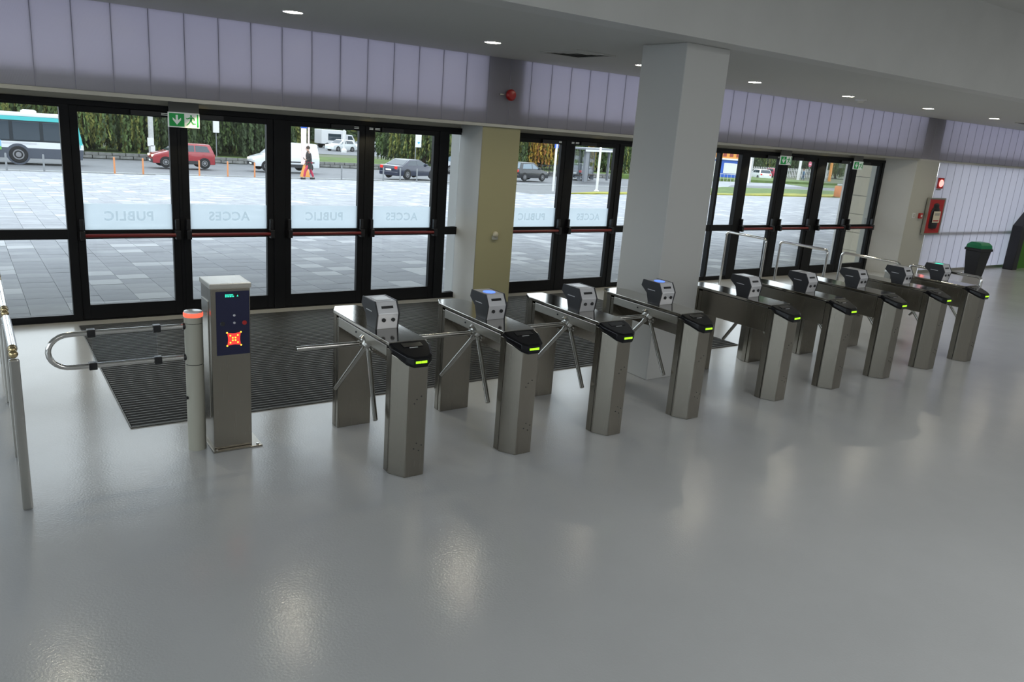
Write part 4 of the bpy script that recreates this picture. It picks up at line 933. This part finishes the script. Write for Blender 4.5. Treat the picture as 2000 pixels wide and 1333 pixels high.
# ------------------------------------------------------------------ people
def skin_body(verts, edges, rad, root, sub=2):
    me = bpy.data.meshes.new('fig'); me.from_pydata(verts, edges, [])
    o = bpy.data.objects.new('fig', me); COL.objects.link(o)
    md = o.modifiers.new('s', 'SKIN'); md.use_smooth_shade = True
    for i, r_ in enumerate(rad):
        me.skin_vertices[0].data[i].radius = r_ if isinstance(r_, tuple) else (r_, r_); me.skin_vertices[0].data[i].use_root = (i == root)
    sb = o.modifiers.new('u', 'SUBSURF'); sb.levels = sub; sb.render_levels = sub
    bpy.context.view_layer.update()
    out = bpy.data.meshes.new_from_object(o.evaluated_get(bpy.context.evaluated_depsgraph_get()))
    bpy.data.objects.remove(o); out.materials.clear(); return out
SKIN = mat('skin', (.50, .30, .22), .5)
def person(label, loc, rz, coat, legs, hairc, scale=1.0, long_coat=True, stride=.30, phone=True):
    """faces +x; stands on z=0"""
    t = thing('person', label, 'person', loc, rz); t.scale = (scale,)*3
    s = stride
    V, E_, R_ = [], [], []
    def a(p, r_, par=None):
        V.append(p); R_.append(r_)
        if par is not None: E_.append((par, len(V)-1))
        return len(V)-1
    pel = a((0, 0, .93), (.13, .16)); ch = a((.02, 0, 1.22), (.12, .17), pel); sh = a((.03, 0, 1.42), (.09, .15), ch); nk = a((.05, 0, 1.51), .055, sh)
    hd = a((.075, 0, 1.59), (.085, .075), nk); a((.085, 0, 1.70), (.095, .08), hd); 
    feet = []
    for sy, dx in ((1, s), (-1, -s)):
        hp_ = a((0, .09*sy, .88), .095, pel); kn = a((dx*.62+.05, .09*sy, .49), .062, hp_); an = a((dx*1.0, .09*sy, .10), .042, kn); a((dx*1.0+.14, .09*sy, .05), .040, an); feet.append((dx, sy))
        el0 = a((.02, .20*sy, 1.40), .06, sh); el = a((-.02, .24*sy, 1.14), .048, el0)
        wr_ = a((.20, .17*sy, 1.06) if (phone and sy > 0) else (.10*(-sy), .25*sy, .90), .034, el)
        hand = a((.27, .13*sy, 1.10) if (phone and sy > 0) else (.12*(-sy)+.02, .25*sy, .82), .032, wr_)
        hx_, hy_, hz_ = V[hand]
        fd = (.06, -.02*sy, .035) if (phone and sy > 0) else (.015, 0, -.075)
        for q, ln in ((-1.5, .85), (-.5, 1), (.5, .96), (1.5, .8)):
            if phone and sy > 0: a((hx_+fd[0]*ln, hy_+fd[1], hz_+fd[2]*ln+q*.014), .009, hand)
            else: a((hx_+fd[0]+q*.014, hy_, hz_+fd[2]*ln), .009, hand)
        a((hx_+.03, hy_-.03*sy, hz_+.01), .010, hand)
    me = skin_body(V, E_, R_, 0); me.materials.append(SKIN)
    b_ = bpy.data.objects.new('body', me); COL.objects.link(b_); b_.parent = t
    fm = MB(); fm.ball((.178, 0, 1.655), .016, 8, 5, sc=(1, .8, 1.4)).box(.158, .168, -.025, .025, 1.605, 1.612)
    for sy in (-1, 1): fm.ball((.163, .03*sy, 1.685), .011, 8, 5).ball((.075, .083*sy, 1.66), .025, 8, 5, sc=(.7, .35, 1.1))
    fm.build('face', mat('face detail', (.36, .19, .14), .5), b_)
    # hair
    MB().ball((.072, 0, 1.705), .108, 14, 8, sc=(1.02, .92, .95)).build('hair', mat('hair '+label[:8], hairc, .6), b_, smooth=True)
    [c_ for c_ in b_.children if c_.name.startswith('hair')][0].location = (-.022, 0, .022)
    # trousers
    LV, LE, LR = [], [], []
    LV.append((0, 0, .93)); LR.append((.14, .165))
    for dx, sy in feet:
        i0 = len(LV); LV += [(0, .09*sy, .86), (dx*.62+.05, .09*sy, .49), (dx*1.0-.0, .09*sy, .13)]; LR += [.108, .078, .066]; LE += [(0, i0), (i0, i0+1), (i0+1, i0+2)]
        MB().loft([[(dx+xx, .09*sy+yy*w_, zz) for xx, yy in ((-.07, -.03), (.10, -.045), (.19, -.035), (.21, 0), (.19, .035), (.10, .045), (-.07, .03))] for zz, w_ in ((.005, 1.1), (.05, 1.1), (.10, .8))]).build('shoe', M['black'], t, smooth=True)
    me = skin_body(LV, LE, LR, 0); me.materials.append(mat('trousers '+label[:10], legs, .7)); o = bpy.data.objects.new('trousers', me); COL.objects.link(o); o.parent = t
    # coat: body loft + sleeves
    cm = mat('coat '+label[:10], coat, .75)
    def ring(z_, cx_, rx, ry): return [(cx_+rx*math.cos(2*PI*k/18), ry*math.sin(2*PI*k/18), z_) for k in range(18)]
    lowz = .58 if long_coat else .86
    MB().loft([ring(lowz, 0, .19, .24), ring(.95, 0, .165, .215), ring(1.12, .01, .155, .205), ring(1.32, .02, .15, .225), ring(1.43, .02, .12, .20), ring(1.49, .035, .08, .10), ring(1.53, .045, .07, .075)]).build('coat', cm, t, smooth=True)
    for sy in (-1, 1):
        p0 = Vector((.02, .17*sy, 1.42)); el = Vector((-.02, .245*sy, 1.14)); wr_ = Vector((.18, .175*sy, 1.055)) if (phone and sy > 0) else Vector((.10*(-sy), .25*sy, .91))
        MB().tube([p0, p0.lerp(el, .5), el, el.lerp(wr_, .5), wr_], [.075, .072, .062, .055, .048], 12).build('sleeve', cm, t, smooth=True)
    return t
pp = person('person in a long dark coat and red trousers walking left, looking at a phone', (17.0, 36.3, G(36.3)+.005), PI, (.03, .025, .025), (.50, .04, .09), (.05, .025, .015), 1.08)
ph = MB().box(-.01, .01, -.04, .04, -.07, .07).build('phone', M['black'], None, bevel=.004)
tag(ph, 'dark phone held in the hand of the walking person', 'phone'); ph.location = Vector((17.0-.335*1.08, 36.3-.12*1.08, G(36.3)+1.14*1.08)); ph.rotation_euler = (0, -.5, 0)
person('small far pedestrian in a blue jacket and jeans near the pale pole', (107.5, 66.3, G(66.3)+.005), PI/2+.5, (.05, .12, .20), (.05, .09, .16), (.2, .1, .06), 1.02, False, .16, False)

# ------------------------------------------------------------------ trees
def crown_quads(mb, rnd, n, cx_, cy_, z0, z1, rad, mix, hang, leaf=.13):
    for _ in range(n):
        ang = rnd.uniform(0, 2*PI); rr = rad*math.sqrt(rnd.uniform(.03, 1))
        top = z1-(z1-z0)*.45*(rr/rad)**2*rnd.uniform(.6, 1.1)
        x0, y0 = cx_+rr*math.cos(ang), cy_+rr*math.sin(ang)
        ln = rnd.uniform(.4, 1.0)*hang; z = top; bot = max(z0+rnd.uniform(0, 1.0), top-ln); mi = rnd.choice(mix)
        dx, dy = rnd.uniform(-.08, .08), rnd.uniform(-.08, .08)
        while z > bot:
            a = rnd.uniform(0, PI); l_ = leaf*rnd.uniform(1.2, 2.6); w_ = leaf*rnd.uniform(.5, .9)
            ux, uy = math.cos(a)*w_, math.sin(a)*w_
            tx, ty = rnd.uniform(-.10, .10), rnd.uniform(-.10, .10)
            mb.add([(x0-ux, y0-uy, z), (x0+ux*.4, y0+uy*.4, z+.05), (x0+ux+tx, y0+uy+ty, z-l_*.6), (x0+tx, y0+ty, z-l_)], [(0, 1, 2, 3)], mi)
            z -= l_*.75; x0 += dx*l_+rnd.uniform(-.05, .05); y0 += dy*l_+rnd.uniform(-.05, .05)
def tree(seed, h, rad, low, mix, n, hang, trunk=True, leaf=.14, name='willow_tree'):
    rnd = random.Random(seed)
    t = thing(name, 'tree', 'tree', (0, 0, 0), 0, 'trees across the street')
    if trunk:
        tk = MB(); base = Vector((0, 0, -.3)); fork = Vector((rnd.uniform(-.2, .2), rnd.uniform(-.2, .2), h*.22))
        tk.tube([base, base.lerp(fork, .5)+Vector((.04, 0, 0)), fork], [.26, .2, .17], 9)
        for k in range(5):
            a = 2*PI*k/5+rnd.uniform(-.4, .4); e_ = Vector((math.cos(a)*rad*.5, math.sin(a)*rad*.5, h*rnd.uniform(.65, .9)))
            tk.tube([fork-Vector((0, 0, .1)), fork.lerp(e_, .45)+Vector((math.cos(a)*.35, math.sin(a)*.35, -.1)), e_], [.13, .085, .03], 7)
        tk.build('trunk', M['bark'], t, smooth=True)
    mb = MB(); crown_quads(mb, rnd, n, 0, 0, low, h, rad, mix, hang, leaf)
    mb.build('foliage', LEAF, t, kind='stuff'); return t
D_, Gn, Ol, Go, Ru = 0, 1, 2, 3, 4
W1 = tree(1, 5.2, 3.4, .5, [D_, D_, Gn], 420, 4.5); W2 = tree(2, 5.5, 3.8, .35, [D_, Gn, Gn, Ol], 520, 5.5)
W3 = tree(3, 5.2, 3.3, .8, [Gn, Ol, D_, Ol, Gn], 460, 4.8); W4 = tree(4, 5.2, 2.6, .3, [Go, Go, Ru, Ol], 320, 3.5, name='autumn_tree')
BU = tree(5, 3.4, 2.6, -.1, [D_, D_, Gn, D_], 420, 2.4, trunk=True, leaf=.16, name='dense_shrub')
BY = tree(6, 3.6, 2.4, -.1, [Ol, Gn, Ru, D_], 380, 2.4, trunk=True, leaf=.16, name='autumn_shrub')
protos = {'W1': W1, 'W2': W2, 'W3': W3, 'W4': W4, 'BU': BU, 'BY': BY}; used = set()
DESC = {'W1': 'dark green drooping willow', 'W2': 'large green willow with low hanging strands', 'W3': 'yellowish green willow', 'W4': 'golden orange autumn tree', 'BU': 'dense dark green shrub', 'BY': 'olive and rust coloured shrub'}
plant = [('W1', -3.5, 57.5, 'behind the front of the city bus'), ('W2', 2.0, 58.5, 'above the roof of the city bus'), ('W3', 6.6, 57.2, 'just behind the rear of the city bus'), ('W2', 10.2, 58.8, 'left of the concrete pole'),
    ('W1', 14.2, 58.5, 'behind the red minivan'), ('W2', 17.6, 62.0, 'behind the pole with the pale box sign'), ('W1', 20.2, 58.6, 'hanging low between the minivan and the white van'), ('W3', 22.4, 61.0, 'left of the pink banner pylon'),
    ('W3', 36.2, 57.6, 'left of the bus stop sign'), ('W3', 39.2, 61.6, 'above the navy saloon'), ('W4', 39.5, 66.0, 'glowing behind the navy saloon'), ('W2', 41.4, 57.2, 'next to the olive pier on its left'),
    ('W2', 43.4, 57.6, 'behind the black hatchback'), ('W3', 46.6, 60.2, 'right of the black hatchback, over the railing'), ('W4', 50.6, 59.0, 'above the ornamental railing'), ('W1', 54.2, 60.5, 'seen through the left of the bus shelter'), ('W4', 58.0, 61.5, 'seen through the bus shelter'), ('W2', 62.0, 61.0, 'at the right of the bus shelter'),
    ('BU', -6.0, 63, 'far left behind the bus'), ('BU', .5, 63.5, 'behind the bus roof vents'), ('BU', 6.5, 64, 'at the foot of the tree behind the bus'), ('BU', 12.5, 64, 'behind the concrete pole'), ('BY', 4.2, 60.2, 'beside the rear of the bus'), ('BU', 18.0, 66, 'behind the box sign pole'), ('BU', 22.5, 67, 'behind the banner pylon'),
    ('W2', 32.5, 96, 'beyond the parking area on its left'), ('W1', 38, 104, 'behind the box truck on its left'), ('W1', 45, 106, 'behind the box truck'), ('W2', 52, 100, 'beyond the parked cars on the right'), ('W3', 54, 88, 'right of the parked cars'), ('W3', 47.5, 78, 'on the lawn right of the lamp post'),
    ('BU', 39, 68.5, 'behind the navy saloon near the lawn'), ('BY', 43, 66, 'behind the silver car'), ('BY', 49, 66, 'behind the railing'), ('BU', 56, 68, 'behind the bus shelter'), ('BU', 63, 69, 'right behind the bus shelter')]
xs = 84
for k in range(9):
    plant.append((('W1', 'BU', 'W2')[k % 3], xs+k*6.6, 80+(k % 2)*3.5, ['behind the blue kiosk', 'right of the blue kiosk', 'left above the white far-right hatchback', 'above the white far-right hatchback', 'above the small red car', 'behind the far pedestrian', 'right of the round sign', 'left of the orange pole', 'right of the orange pole'][k]))
rt_ = random.Random(3)
for key, px_, py_, where in plant:
    lab = DESC[key]+' '+where
    if key in used: t = dup(protos[key], (px_, py_, G(py_)+.0), lab, rz=rt_.uniform(0, 6.28))
    else: t = protos[key]; t.location = (px_, py_, G(py_)); t['label'] = lab; used.add(key)
# low hedge band closing the view between the trees
hd_ = MB(); rh = random.Random(12)
for k in range(4200):
    x0 = rh.uniform(-22, 150); yy = (70 if x0 < 25 else 112 if x0 < 64 else 92)+rh.uniform(-1.2, 1.2); z0 = G(yy)+rh.uniform(0, 3.6); s_ = rh.uniform(.35, .7); a = rh.uniform(-.8, .8)
    hd_.add([(x0-s_*math.cos(a), yy-s_*math.sin(a), z0-s_*.5), (x0+s_*math.cos(a), yy+s_*math.sin(a), z0-s_*.5), (x0+s_*.8*math.cos(a), yy+s_*.8*math.sin(a)+.2, z0+s_*.6), (x0-s_*.8*math.cos(a), yy-s_*.8*math.sin(a)+.2, z0+s_*.5)], [(0, 1, 2, 3)], rh.choice((0, 0, 1, 0, 2)))
o = hd_.build('hedge', LEAF, kind='stuff'); tag(o, 'dark unclipped hedge closing the view behind the trees', 'hedge')
